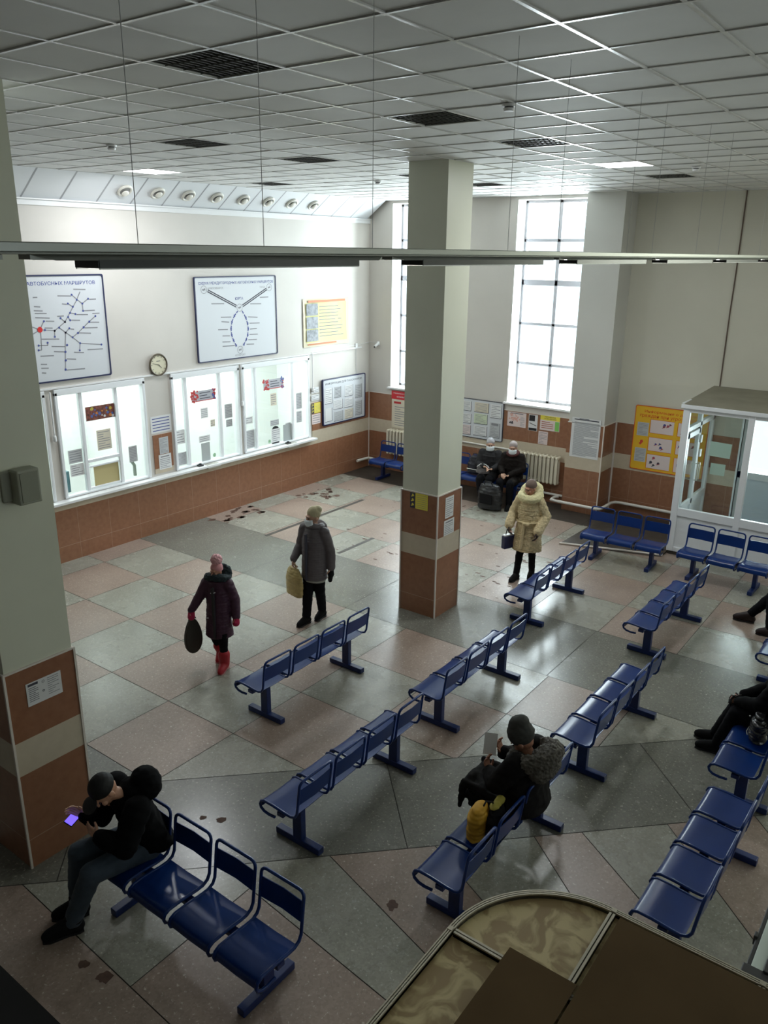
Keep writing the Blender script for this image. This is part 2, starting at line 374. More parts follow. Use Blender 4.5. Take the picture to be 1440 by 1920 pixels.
# ---- left wall with the ticket windows
ZA, ZB = 1.06, 2.77
OPEN = [(-9.9, -8.16), (-8.0, -6.31), (-5.75, -4.12), (-4.04, -2.10)]
mb = MB(); mb.box((-.12, -17.6, 0), (0, .1, ZA)); mb.box((-.12, -17.6, ZB), (0, .1, 6.1))
e = [-17.6]+[v for o_ in OPEN for v in o_]+[.1]
for k in range(0, len(e), 2): mb.box((-.12, e[k], ZA), (0, e[k+1], ZB))
wl = struct(mb.build('wall_left', WALL))
mb = MB(); mb.box((0, -17.5, 0), (.014, -2.02, .985)); mb.box((0, -2.02, 0), (.014, 0, 1.79)); mb.box((0, -6.21, 1.09), (.014, -5.80, 1.79))
mb.build('tile_cladding', TILE, wl)
mb = MB()   # back office: lit white room behind the glass
mb.box((-2.3, -11, .3), (-2.2, -.8, 3.3)); mb.box((-2.3, -11, 3.2), (-.12, -.8, 3.3)); mb.box((-2.3, -11, .2), (-.12, -.8, .3)); mb.box((-2.3, -11.1, .2), (-.12, -11, 3.3)); mb.box((-2.3, -.8, .2), (-.12, -.7, 3.3))
for y in (-8.08, -6.03, -4.08): mb.box((-2.3, y-.04, .3), (-.12, y+.04, 3.3))
struct(mb.build('wall_office', OFFW))
for k, y in enumerate((-9.0, -7.15, -4.95, -3.05)):
    area('office_lamp', (-1.15, y, 3.15), (0, 0, 0), 1.4, 1.2, (56, 56, 56, 85)[k], (.95, 1, .97))
# frames of the ticket windows
wn = 0
def ticket_window(y0, y1, mulls, n, low=None):
    mb = MB(); t = .05
    mb.box((-.09, y0, ZA), (.035, y0+t, ZB)); mb.box((-.09, y1-t, ZA), (.035, y1, ZB)); mb.box((-.09, y0, ZB-t), (.035, y1, ZB+.05)); mb.box((-.09, y0, ZA), (.02, y1, ZA+t*.6))
    for m_ in mulls: mb.box((-.08, m_-.03, ZA), (-.01, m_+.03, ZB))
    if low: mb.box((-.08, low[0], 1.55), (-.01, low[1], 1.60)); mb.box((-.06, low[0], 1.10), (-.02, low[1], 1.13)); mb.box((-.06, low[0], 1.46), (-.02, low[1], 1.49))
    f = struct(mb.build('window_%d' % n, PVC, bevel=.006))
    g = MB(); g.box((-.055, y0+.02, ZA+.02), (-.049, y1-.02, ZB-.02)); g.build('pane', GLASS, f); return f
ticket_window(-9.9, -8.16, (-9.3, -8.7), 1)
ticket_window(-8.0, -6.31, (-7.53, -6.87), 2, (-7.5, -6.9))
ticket_window(-5.75, -4.12, (-5.40, -4.59), 3)
ticket_window(-4.04, -2.10, (-3.66, -2.59), 4)
mb = MB(); mb.box((-.1, -10.2, 1.0), (.15, -2.0, 1.045)); struct(mb.build('trim_1', WHITE, bevel=.008))      # long counter sill
mb = MB(); mb.box((0, -10.2, 2.83), (.03, -.3, 2.855)); struct(mb.build('trim_2', WHITE))                       # cable duct above the windows
# ---- far wall
mb = MB(); T0, T1 = 0, .55
WX = [(.63, 2.14), (3.64, 5.15)]; WZ = (1.97, 5.9)
mb.box((-.12, T0, 0), (5.88, T1, WZ[0])); mb.box((-.12, T0, WZ[1]), (5.88, T1, 6.1))
e = [-.12, WX[0][0], WX[0][1], WX[1][0], WX[1][1], 5.88]
for k in range(0, 6, 2): mb.box((e[k], T0, WZ[0]), (e[k+1], T1, WZ[1]))
wf = struct(mb.build('wall_far', WALL))
mb = MB(); mb.box((.014, -.014, 0), (5.17, 0, 1.79)); mb.build('tile_cladding', TILE, wf)
mb = MB(); mb.box((0, -.02, 1.79), (5.17, .0, 1.80)); mb.box((.0, -.03, 0), (.03, -.0, 1.79)); mb.build('corner_trim', TRIMW, wf)
mb = MB()
DX = (8.25, 9.75)
mb.box((5.885, .3, 0), (DX[0], .85, 6.1)); mb.box((DX[1], .3, 0), (12, .85, 6.1)); mb.box((13.5, .3, 0), (17.1, .85, 6.1)); mb.box((12, .3, 0), (13.5, .85, 1.97)); mb.box((12, .3, 5.9), (13.5, .85, 6.1)); mb.box((DX[0], .3, 2.25), (DX[1], .85, 6.1))
wr = struct(mb.build('wall_far_right', WALLR))
mb = MB(); mb.box((5.91, .286, 0), (DX[0], .3, 1.79)); mb.box((DX[1], .286, 0), (17, .3, 1.79)); mb.build('tile_cladding', TILE, wr)
mb = MB(); mb.box((5.912, .27, 0), (5.942, .3, 1.79)); mb.box((5.95, .28, 1.79), (7.7, .3, 1.80)); mb.build('corner_trim', TRIMW, wr)
mb = MB(); mb.tube([(7.745, .29, 2.68), (7.742, .29, 4.0), (7.75, .29, 4.6), (7.748, .29, 5.96)], .012, 6); tag(mb.build('cable', mat('brown cable', (.12, .08, .06), .7), origin=(7.745, .29, 2.68)), 'dark brown cable running down the wall to the roof of the glazed entrance', 'cable')
# windows of the far wall
for n, (x0, x1) in enumerate(WX+[(12.0, 13.5)]):
    mb = MB(); Y0, Y1 = (.34, .42) if n < 2 else (.64, .72); t = .05; xm = (x0+x1)/2
    mb.box((x0, Y0, WZ[0]), (x0+t, Y1, WZ[1])); mb.box((x1-t, Y0, WZ[0]), (x1, Y1, WZ[1])); mb.box((x0, Y0, WZ[1]-t), (x1, Y1, WZ[1])); mb.box((x0, Y0, WZ[0]), (x1, Y1, WZ[0]+t))
    mb.box((xm-.035, Y0, WZ[0]), (xm+.035, Y1, WZ[1]))
    for z, h in ((5.16, .03), (4.36, .055), (3.55, .028), (2.75, .028)): mb.box((x0, Y0, z-h), (x1, Y1, z+h))
    f = struct(mb.build('window_%d' % (n+5), mat('weathered window frame', (.42, .42, .45), .6), bevel=.006))
    g = MB(); g.box((x0+.02, Y0+.035, WZ[0]+.02), (x1-.02, Y0+.041, WZ[1]-.02)); g.build('pane', GLASS, f)
    if n == 2: continue
    g = MB(); g.box((x0-.06, -.07, WZ[0]-.045), (x1+.02, .42, WZ[0]-.002)); g.build('window_sill', WHITE, f, bevel=.008)
    g = MB(); g.box((x0-.002, .0, WZ[0]), (x0+.004, .34, WZ[1])); g.box((x1-.004, .0, WZ[0]), (x1+.002, .34, WZ[1])); g.build('reveal', WHITE, f)
# ---- pilaster and columns
def column(name, x0, x1, y0, y1, top=6.0):
    mb = MB(); mb.box((x0+.012, y0+.012, 0), (x1-.012, y1-.012, top)); c = struct(mb.build(name, COLP))
    mb = MB(); mb.box((x0, y0, 0), (x1, y1, 1.79)); mb.build('tile_cladding', TILEC, c)
    mb = MB()
    for x in (x0, x1):
        for y in (y0, y1): mb.box((x-.009, y-.009, 0), (x+.009, y+.009, 1.792))
    mb.box((x0-.006, y0-.006, 1.785), (x1+.006, y1+.006, 1.80)); mb.build('corner_trim', TRIMW, c); return c
column('column', 5.36, 5.96, -6.17, -5.57); column('column', 5.36, 5.96, -12.23, -11.63)
mb = MB(); mb.box((5.182, -.288, 0), (5.898, .35, 6.0)); pc = struct(mb.build('pilaster', mat('pilaster paint', (.60, .59, .55), .5, noise_amt=.05, nscale=1)))
mb = MB(); mb.box((5.17, -.3, 0), (5.91, .31, 1.79)); mb.build('tile_cladding', TILE, pc)
mb = MB(); mb.box((5.165, -.306, 1.785), (5.916, .3, 1.80)); mb.box((5.898, -.31, 0), (5.918, -.29, 1.79)); mb.build('corner_trim', TRIMW, pc)
# ---- walls out of the picture that close the hall
mb = MB(); mb.box((17, -17.6, 0), (17.3, .9, 2.2)); mb.box((17, -17.6, 5.6), (17.3, .9, 6.1))
for a, b in ((-17.6, -11.9), (-8.5, -5.9), (-2.5, .9)): mb.box((17, a, 2.2), (17.3, b, 5.6))
struct(mb.build('wall_right', DIMW))
for n, (a, b) in enumerate(((-11.9, -8.5), (-5.9, -2.5))):
    mb = MB()
    for y in (a, (a+b)/2, b): mb.box((17.1, y-.04, 2.2), (17.18, y+.04, 5.6))
    for z in (2.2, 3.9, 5.6): mb.box((17.1, a, z-.04), (17.18, b, z+.04))
    f = struct(mb.build('window_%d' % (n+8), PVC)); g = MB(); g.box((17.135, a, 2.2), (17.14, b, 5.6)); g.build('pane', GLASS, f)
mb = MB(); mb.box((-.12, -17.7, 0), (17.3, -17.5, 6.1)); struct(mb.build('wall_back', DIMW))
# ---- balcony the picture is taken from
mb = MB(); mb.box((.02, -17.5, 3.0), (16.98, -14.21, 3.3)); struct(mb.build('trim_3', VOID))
# ---- ceiling
PX, PY, G = 7.139, -9.035, .6
xs = [PX+G*k for k in range(-11, 17)]; ys = [PY+G*k for k in range(-14, 16)]
CZ = 5.96
lamps = {(0, -4): 0, (0, 0): 0, (0, 3): 0, (0, 7): 1, (0, 10): 0, (-5, 0): 0, (-5, 3): 0, (-5, 7): 0, (-5, 10): 0, (-10, 3): 1, (-10, 7): 0}
mb = MB(); rs = random.Random(11)
cells = []
for i in range(-12, 17):
    for j in range(-15, 16):
        x0 = max(PX+G*i, .53); x1 = min(PX+G*(i+1), 17); y0 = max(PY+G*j, -17.5); y1 = min(PY+G*(j+1), .0 if i < -3 else .3)
        if x1-x0 < .05 or y1-y0 < .05 or (i, j) in lamps: continue
        g = .012; dz = [rs.choice((0, 0, 0, .002, .004, -.001)) + .004 for _ in range(4)]
        a, b, c, d = (x0+g, y0+g, CZ+dz[0]), (x1-g, y0+g, CZ+dz[1]), (x1-g, y1-g, CZ+dz[2]), (x0+g, y1-g, CZ+dz[3])
        mb.add([a, d, c, b], [(0, 1, 2, 3)], 0)
        up = [(p[0], p[1], CZ+.02) for p in (a, b, c, d)]
        mb.add([a, b, c, d]+up, [(0, 1, 5, 4), (1, 2, 6, 5), (2, 3, 7, 6), (3, 0, 4, 7)], 0)
mb.box((-.12, -17.6, 6.12), (17.3, .9, 6.2), 1)
ce = struct(mb.build('ceiling', [CTILE, DARK]))
mb = MB(); hb = .011
for x in xs:
    if .5 < x < 17: mb.box((x-hb, -17.5, CZ-.002), (x+hb, .3 if x > 5.9 else 0, CZ+.012))
for y in ys:
    if -17.5 < y < .3: mb.box((.53, y-hb, CZ-.0025), (17, y+hb, CZ+.012))
for a, b in (((.53, -.02), (5.95, 0)), ((5.9, .27), (17, .3))): mb.box((a[0], a[1], CZ-.004), (b[0], b[1], CZ+.01))
mb.build('ceiling_rails', TBAR, ce)
# sloped bulkhead above the ticket windows
mb = MB(); y = -16.2; k = 0
while y < -.1:
    y1 = min(y+.6, 0)
    mb.add([(.0, y, 5.585), (0, y1-.008, 5.585), (.53, y1-.008, 5.965), (.53, y, 5.965)], [(0, 3, 2, 1)], 0); y += .62
bk = struct(mb.build('ceiling_slope', mat('bulkhead panel', (.74, .76, .78), .35)))
mb = MB(); y = -16.21
while y < -.1:
    mb.add([(0, y-.012, 5.587), (0, y+.012, 5.587), (.53, y+.012, 5.967), (.53, y-.012, 5.967), (0, y-.012, 5.6), (0, y+.012, 5.6), (.53, y+.012, 5.98), (.53, y-.012, 5.98)], [(0, 3, 2, 1), (4, 5, 6, 7), (0, 1, 5, 4), (2, 3, 7, 6)], 0); y += .62
mb.build('panel_strips', mat('grey strip', (.42, .43, .45), .5), bk)
mb = MB(); mb.box((0, -17.5, 5.50), (.02, 0, 5.59), 0); mb.box((0, -17.5, 5.575), (.055, 0, 5.595), 0); mb.build('cornice', WHITE, bk)
# ================================================================ CEILING LAMPS, DETECTORS, VENTS
HOUS = mat('lamp reflector', (.75, .75, .72), .3); LOUVD = mat('dark louvre blades', (.075, .075, .07), .3, metal=.3)
def ceiling_lamp(i, j, lit, label):
    x0, y0 = PX+G*i, PY+G*j; c = (x0+.3, y0+.3, CZ)
    t = thing('ceiling_lamp', label, 'ceiling lamp', c, group='recessed ceiling lamps')
    mb = MB(); z1 = CZ+.11; m = .012
    mb.add([(x0+m, y0+m, z1), (x0+G-m, y0+m, z1), (x0+G-m, y0+G-m, z1), (x0+m, y0+G-m, z1), (x0+m, y0+m, CZ), (x0+G-m, y0+m, CZ), (x0+G-m, y0+G-m, CZ), (x0+m, y0+G-m, CZ)],
           [(0, 3, 2, 1), (0, 1, 5, 4), (1, 2, 6, 5), (2, 3, 7, 6), (3, 0, 4, 7)])
    mb.build('housing', WHITE if lit else HOUS, t)
    mb = MB()
    for k in range(4): y = y0+.09+.14*k; mb.cyl((x0+.03, y, CZ+.075), (x0+G-.03, y, CZ+.075), .013, 10)
    mb.build('tube', LAMPON if lit else LAMPOFF, t)
    mb = MB()
    for k in range(5):
        y = y0+.02+.14*k; mb.add([(x0+.015, y-.018, CZ+.05), (x0+G-.015, y-.018, CZ+.05), (x0+G-.015, y, CZ+.002), (x0+.015, y, CZ+.002), (x0+.015, y+.018, CZ+.05), (x0+G-.015, y+.018, CZ+.05)], [(0, 1, 2, 3), (3, 2, 5, 4)])
    for k in range(12):
        x = x0+.03+.049*k; mb.box((x-.002, y0+.02, CZ+.006), (x+.002, y0+G-.02, CZ+.045))
    if not lit: mb.build('louvre', LOUVD, t)
    if lit:
        mb = MB(); mb.box((x0+.012, y0+.012, CZ), (x0+G-.012, y0+G-.012, CZ+.004)); mb.build('diffuser', LAMPON, t)
        l = area('lamp_light', (0, 0, -.006), (0, 0, 0), .56, .56, 80 if i == -10 else 75, (.93, .97, 1)); l.parent = t
LAMPON2 = mat("track tube", (1, 1, 1), em=(1, .98, .9), es=18)
LAMPON = mat('lit tube', (1, 1, 1), em=(.95, .98, 1), es=12); LAMPOFF = mat('unlit tube', (.55, .55, .55), .3)
LL = {(0, -4): 'dark recessed lamp with open louvre, nearest the top edge of picture', (0, 0): 'dark recessed lamp between the near lamp and smoke detector', (0, 3): 'dark recessed lamp just beyond the smoke detector',
      (0, 7): 'glowing white recessed lamp at right over the entrance', (0, 10): 'dark recessed lamp beyond the glowing lamp at right', (-5, 0): 'dark recessed lamp over the first ticket windows, left of ceiling middle',
      (-5, 3): 'dark recessed lamp left of the middle column top', (-5, 7): 'dark recessed lamp partly behind the middle column top, left side', (-5, 10): 'small far dark recessed lamp just right of the middle column top',
      (-10, 3): 'glowing white recessed lamp above the row of round ceiling vents', (-10, 7): 'dark recessed lamp near the round vents, far left side'}
for (i, j), lit in lamps.items():
    ceiling_lamp(i, j, lit, LL[(i, j)])
for (x, y, l) in ((8.29, -9.02, 'white round smoke detector between the two near dark lamps'), (3.57, -9.12, 'small smoke detector above the left end of vent row'), (8.13, -3.85, 'white smoke detector right of the glowing lamp'), (3.33, -4.1, 'small smoke detector left of the middle column')):
    t = thing('smoke_detector', l, 'smoke detector', (x, y, CZ), group='ceiling smoke detectors')
    mb = MB(); mb.cyl((x, y, CZ), (x, y, CZ-.018), .055, 20, r2=.052); mb.build('base', WHITE, t)
    mb = MB(); mb.cyl((x, y, CZ-.018), (x, y, CZ-.030), .034, 20); mb.build('sensing_gap', DARK, t)
    mb = MB(); mb.cyl((x, y, CZ-.030), (x, y, CZ-.05), .046, 20, r2=.036); mb.build('cover', WHITE, t)
VL = ['leftmost', 'second from left', 'third from left', 'fourth from left', 'fourth from right', 'third from right', 'second from right', 'rightmost']
for k in range(8):
    y = -6.57+.629*k; n = Vector((.583, 0, -.812)); c = Vector((.27, y, 5.782)); u = Vector((0, 1, 0)); q = n.cross(u)
    R = Matrix((u, q, n)).transposed()
    t = thing('air_vent', 'round cream air valve on the sloped bulkhead, %s of the eight' % VL[k], 'air vent', c, group='round air valves on the bulkhead')
    mb = MB(); mb.torus(c+n*.02, .105, .022, R); mb.build('rim', VENTM, t)
    mb = MB(); mb.cyl(c, c+n*.03, .10, 24, r2=.085); mb.build('throat', LOUV, t)
    mb = MB(); mb.ell(c+n*.055+q*(.008 if k else -.02), (.062, .062, .022), R.to_euler()); mb.build('valve_disc', VENTM, t)
# ================================================================ SUSPENDED LUMINAIRE TRACK
t = thing('hanging_light_track', 'long grey metal light track hung on thin wires across the whole picture at eye level', 'light fixture', (9.27, -9, 4.885))
mb = MB(); X = 9.27
mb.box((X-.03, -16.9, 4.89), (X+.03, -.9, 4.918)); mb.box((X-.04, -16.9, 4.884), (X+.04, -.9, 4.891)); mb.build('trunking', mat('grey track metal', (.34, .35, .32), .35, metal=.5), t, bevel=.003)
TRKD = mat('track louvre black', (.03, .03, .03), .3, metal=.5)
st = [-13.36-1.72*2, -13.36-1.72]+[-13.36+1.715*k for k in range(7)]
for k, y0 in enumerate(st):
    L = 1.24; y1 = y0+L; mb = MB()
    for s in (-1, 1): mb.add([(X+s*.03, y0-.2, 4.884), (X+s*.03, y1+.2, 4.884), (X+s*.06, y1+.14, 4.868), (X+s*.06, y0-.14, 4.868)], [(0, 1, 2, 3)])
    mb.box((X-.03, y0-.2, 4.870), (X+.03, y1+.2, 4.884)); b = mb.build('fixture_body', mat('fixture grey', (.30, .31, .28), .4, metal=.3), t)
    mb = MB(); mb.box((X-.062, y0, 4.846), (X-.058, y1, 4.87)); mb.box((X+.058, y0, 4.846), (X+.062, y1, 4.87)); mb.box((X-.004, y0, 4.848), (X+.004, y1, 4.872))
    n = 34
    for i in range(n+1): y = y0+L*i/n; mb.box((X-.06, y-.0035, 4.846), (X+.06, y+.0035, 4.868), 0)
    mb.build('louvre', TRKD, b)
    mb = MB(); mb.box((X-.062, y0, 4.842), (X-.057, y1, 4.846)); mb.box((X+.057, y0, 4.842), (X+.062, y1, 4.846)); mb.build('white_edge', WHITE, b)
    mb = MB()
    for s in (-1, 1): mb.cyl((X+s*.03, y0+.02, 4.872), (X+s*.03, y1-.02, 4.872), .008, 8)
    mb.build('tube', LAMPON2, b)
for k, y in enumerate([-16.4, -14.8, -13.17, -12.61, -11.95, -10.73, -10.1, -8.95, -8.42, -7.3, -6.6, -5.0, -3.2]):
    mb = MB(); mb.cyl((X, y, 4.915), (X, y, CZ), .0014, 5); mb.build('hanging_wire', mat('wire', (.35, .35, .36), .4), t)
# ================================================================ ENTRANCE BOX (glazed vestibule)
V0, V1, VY, VYB = 7.68, 11.6, -1.5, .29
t = thing('entrance_vestibule', 'white framed glazed entrance box with grey flat roof against the far wall', 'vestibule', (7.7, -1.5, 0))
ROOF = mat('dusty grey roof board', (.24, .22, .165), .8, noise_amt=.15, nscale=3)
mb = MB(); mb.add([(V0-.03, VY-.03, 2.60), (V1, VY-.03, 2.60), (V1, VYB, 2.68), (V0-.03, VYB, 2.68), (V0-.03, VY-.03, 2.58), (V1, VY-.03, 2.58), (V1, VYB, 2.66), (V0-.03, VYB, 2.66)], [(0, 1, 2, 3), (7, 6, 5, 4), (0, 4, 5, 1), (1, 5, 6, 2), (2, 6, 7, 3), (3, 7, 4, 0)])
mb.build('roof', ROOF, t)
mb = MB(); mb.box((V0-.035, VY-.04, 2.535), (V1, VY-.005, 2.60)); mb.box((V0-.035, VY, 2.535), (V0, VYB, 2.62)); mb.build('fascia', PVC, t, bevel=.006)
mb = MB(); PD = .07
for x0, x1 in ((V0, 7.79), (8.69, 8.79), (9.75, 9.85), (10.8, 10.9)): mb.box((x0, VY-.004, .06), (x1, VY+PD+.004, 2.53))
mb.box((7.79, VY+.005, 2.47), (V1, VY+PD-.005, 2.535)); mb.box((7.79, VY, .70), (V1, VY+PD, .84)); mb.box((7.79, VY, .06), (V1, VY+PD, .14))
ff = mb.build('front_frame', PVC, t, bevel=.008)
mb = MB()
for x0, x1 in ((7.79, 8.69), (8.79, 9.75), (9.85, 10.8)): mb.box((x0, VY+.03, .14), (x1, VY+.04, .70)); mb.box(((x0+x1)/2-.004, VY+.026, .14), ((x0+x1)/2+.004, VY+.03, .70))
mb.build('lower_panel', PVC, t)
mb = MB()
for x0, x1 in ((7.79, 8.69), (8.79, 9.75), (9.85, 10.8)): mb.box((x0, VY+.032, .84), (x1, VY+.037, 2.47))
mb.build('glazing', GLASS, t)
mb = MB(); mb.box((V0+.02, VY+.01, 0), (V1, VY+.07, .06)); mb.build('plinth', KERB, t)
# side wall with a glazed door
mb = MB()
for y0, y1 in ((-1.43, -1.36), (-.62, -.52), (.2, .285)): mb.box((V0, y0, .02), (V0+.07, y1, 2.55))
mb.box((V0, -1.43, 2.47), (V0+.07, .28, 2.55)); mb.box((V0, -1.43, 2.1), (V0+.07, .28, 2.18)); mb.box((V0, -.52, .70), (V0+.07, .2, .80))
mb.box((V0+.03, -.52, .02), (V0+.04, .2, .70)); mb.build('side_frame', PVC, t, bevel=.006)
mb = MB(); mb.box((V0+.032, -1.36, 2.18), (V0+.037, .2, 2.47)); mb.box((V0+.032, -.52, .80), (V0+.037, .2, 2.10)); mb.build('side_glazing', GLASS, t)
d = MB(); a, b = -1.34, -.63
d.box((V0+.04, a, .04), (V0+.09, a+.09, 2.08)); d.box((V0+.04, b-.09, .04), (V0+.09, b, 2.08)); d.box((V0+.04, a, 1.99), (V0+.09, b, 2.08)); d.box((V0+.04, a, .04), (V0+.09, b, .12)); d.box((V0+.04, a, .72), (V0+.09, b, .82)); d.box((V0+.06, a+.05, .1), (V0+.07, b-.05, .75))
dr = d.build('side_door', PVC, t, bevel=.005)
d = MB(); d.box((V0+.062, a+.08, .8), (V0+.067, b-.08, 2.0)); d.build('pane', GLASS, dr)
d = MB(); d.tube([(V0+.09, b-.05, 1.15), (V0+.13, b-.05, 1.15), (V0+.13, b-.05, 1.45), (V0+.09, b-.05, 1.45)], .011, 8); d.tube([(V0+.09, b+.06, 1.15), (V0+.13, b+.06, 1.15), (V0+.13, b+.06, 1.45), (V0+.09, b+.06, 1.45)], .011, 8); d.build('door_handle', STEEL, dr)
d = MB(); d.box((V0+.09, b-.02, 1.82), (V0+.12, b+.05, 1.95)); d.box((V0+.09, b+.06, 1.55), (V0+.11, b+.14, 1.68)); d.build('door_closer', WHITE, dr)
# street door in the far wall, bright with daylight
mb = MB(); y0 = .36
for x0, x1 in ((DX[0], DX[0]+.09), (8.95, 9.05), (DX[1]-.09, DX[1])): mb.box((x0, y0, 0), (x1, y0+.08, 2.25))
mb.box((DX[0], y0, 2.16), (DX[1], y0+.08, 2.25)); mb.box((DX[0], y0, 1.06), (DX[1], y0+.08, 1.18)); mb.box((DX[0], y0, 0), (DX[1], y0+.08, .1))
sd = struct(mb.build('door_1', PVC)); mb = MB(); mb.box((DX[0]+.05, y0+.03, .05), (DX[1]-.05, y0+.05, 1.1)); mb.build('door_panel', mat('bluish door panel', (.62, .68, .74), .35), sd)
mb = MB(); mb.box((DX[0]+.05, y0+.035, 1.15), (DX[1]-.05, y0+.04, 2.2)); mb.build('pane', GLASS, sd)
mb = MB(); mb.box((DX[0]-.03, .28, 0), (DX[0], .37, 2.28)); mb.build('door_jamb', PVC, sd)
LG = mat('pale green paper', (.62, .74, .66), .7)
sheet('notice', 'pale green paper taped inside the entrance glass, upper of the two', T_far(0, 0, -.04, VY), 8.16, 1.80, 8.49, 2.04, LG, 0, tilt=-.03)
sheet('notice', 'pale green paper taped inside the entrance glass, lower of the two', T_far(0, 0, -.04, VY), 8.21, 1.50, 8.44, 1.69, LG, 0)
# ================================================================ RADIATORS AND PIPES
def radiator(x0, n, label):
    t = thing('radiator', label, 'radiator', (x0, -.12, .42), group='cast iron radiators below the windows')
    first = None
    for k in range(n):
        if first is None:
            mb = MB(); x = x0+.045
            for yy in (-.17, -.07): mb.capsule((x, yy, .47), .024, (x, yy, .97), .024, 8)
            mb.capsule((x, -.18, .46), .034, (x, -.06, .46), .034, 8); mb.capsule((x, -.18, .98), .034, (x, -.06, .98), .034, 8)
            mb.box((x-.028, -.205, .47), (x+.028, -.193, .97)); first = mb.build('section', RADI, t)
        else:
            c = first.copy(); COL.objects.link(c); c.parent = t; c.location = (k*.089, 0, 0)
    mb = MB(); mb.cyl((x0, -.12, .98), (x0+.089*n, -.12, .98), .02); mb.cyl((x0, -.12, .46), (x0+.089*n, -.12, .46), .02); mb.build('manifold', RADI, t); return t
radiator(3.92, 12, 'cream ribbed radiator under the tall window beside the two seated women'); radiator(.66, 12, 'cream ribbed radiator under the left window behind the corner chairs')
def pipe(label, pts, r):
    mb = MB(); mb.tube(pts, r, 10); return tag(mb.build('heating_pipe', PIPE, origin=pts[0]), label, 'pipe', 'white heating pipes')
pipe('white heating pipe bend low in the room corner left of the blue chairs', [(.09, -.55, .23), (.09, -.3, .23), (.09, -.12, .22), (.16, -.09, .21), (.35, -.09, .2), (.9, -.09, .2)], .032)
pipe('white heating pipe under the ribbed radiator left of the pilaster', [(1.6, -.08, .2), (3.0, -.08, .2), (5.14, -.08, .2)], .026)
pipe('thin white pipe at chest height behind the seated women', [(1.75, -.05, .98), (3.0, -.05, .98), (3.9, -.06, .98)], .018)
pipe('white heating pipe wrapping low around the pilaster to the entrance', [(5.02, -.15, .19), (4.98, -.2, .19), (4.97, -.3, .19), (4.99, -.42, .19), (5.1, -.44, .19), (5.9, -.44, .19), (6.0, -.42, .19), (6.04, -.3, .2), (6.05, .05, .21), (6.1, .17, .21), (6.2, .2, .21), (7.64, .2, .21)], .03)
# board lying on the floor by the wall benches
mb = MB(); q = [(6.06, -2.21), (7.69, -1.70), (7.68, -.65), (6.1, -.9)]
mb.add([(x, y, .035) for x, y in q]+[(x, y, .012) for x, y in q], [(0, 1, 2, 3), (7, 6, 5, 4), (0, 4, 5, 1), (1, 5, 6, 2), (2, 6, 7, 3), (3, 7, 4, 0)])
o = tag(mb.build('floor_board', KERB, origin=(6.06, -2.21, 0)), 'dark flat board with a pale edge lying on the floor under the three seat wall bench', 'board')
mb = MB(); mb.tube([(6.03, -2.23, .02), (6.9, -1.97, .03), (7.7, -1.72, .03)], .02, 6); mb.build('pale_edge', TRIMW, o)
mb.build  # noqa
for f in ((6.2, -1.2), (7.5, -1.2)):
    pass
# ================================================================ CAMERA, CABLES, BELL BOXES ON THE WALLS
t = thing('security_camera', 'small white security camera on the far wall near room corner', 'security camera', (.27, 0, 2.9))
mb = MB(); mb.box((.24, -.03, 2.88), (.31, 0, 2.97)); mb.build('bracket', WHITE, t, bevel=.006)
mb = MB(); mb.capsule((.29, -.03, 2.93), .035, (.27, -.11, 2.87), .035, 12); mb.build('camera_body', WHITE, t)
mb = MB(); mb.cyl((.268, -.13, 2.855), (.265, -.15, 2.845), .02, 12); mb.build('lens', BLACK, t)
mb = MB(); mb.tube([(.008, -2.0, 2.87), (.008, -.5, 2.9), (.008, -.02, 2.93), (.05, -.008, 2.94), (.25, -.008, 2.94)], .006, 5); mb.tube([(.008, -.49, 2.9), (.008, -.49, 2.25)], .006, 5)
tag(mb.build('cable', WHITE, origin=(.01, -2, 2.87)), 'thin white cable along the ticket wall leading to the security camera', 'cable')
mb = MB(); mb.box((0, -.53, 2.84), (.03, -.45, 2.94)); tag(mb.build('junction_box', WHITE, origin=(0, -.5, 2.9), bevel=.004), 'tiny white junction box on the ticket wall below yellow poster', 'box')
for (y, z0, z1, l) in ((-2.02, 2.12, 2.85, 'thin white pipe with round end right of the last ticket window'), (-4.08, 2.1, 2.83, 'thin white pipe between the second and third ticket windows'), (-8.08, 2.1, 2.8, 'thin white pipe on the pier left of the first ticket window')):
    t = thing('conduit', l, 'conduit', (.02, y, z0), group='short conduits between ticket windows'); mb = MB(); mb.cyl((.045, y, z0), (.045, y, z1), .012, 8); mb.build('tube', WHITE, t)
    mb = MB(); mb.capsule((.045, y, z0-.06), .028, (.045, y, z0), .024, 10); mb.build('end_cap', WHITE, t)
GB = mat('grey green box', (.33, .34, .27), .5)
t = thing('wall_speaker', 'square grey box speaker high on the near left column', 'speaker', (5.96, -11.9, 3.24))
mb = MB(); mb.box((5.949, -12.04, 3.13), (5.975, -11.95, 3.36)); mb.box((5.949, -11.97, 3.11), (6.07, -11.79, 3.37)); mb.build('case', GB, t, bevel=.012)
mb = MB(); mb.box((6.068, -11.95, 3.13), (6.075, -11.81, 3.35)); mb.build('grille', mat('grille', (.26, .27, .21), .6), t, bevel=.003)
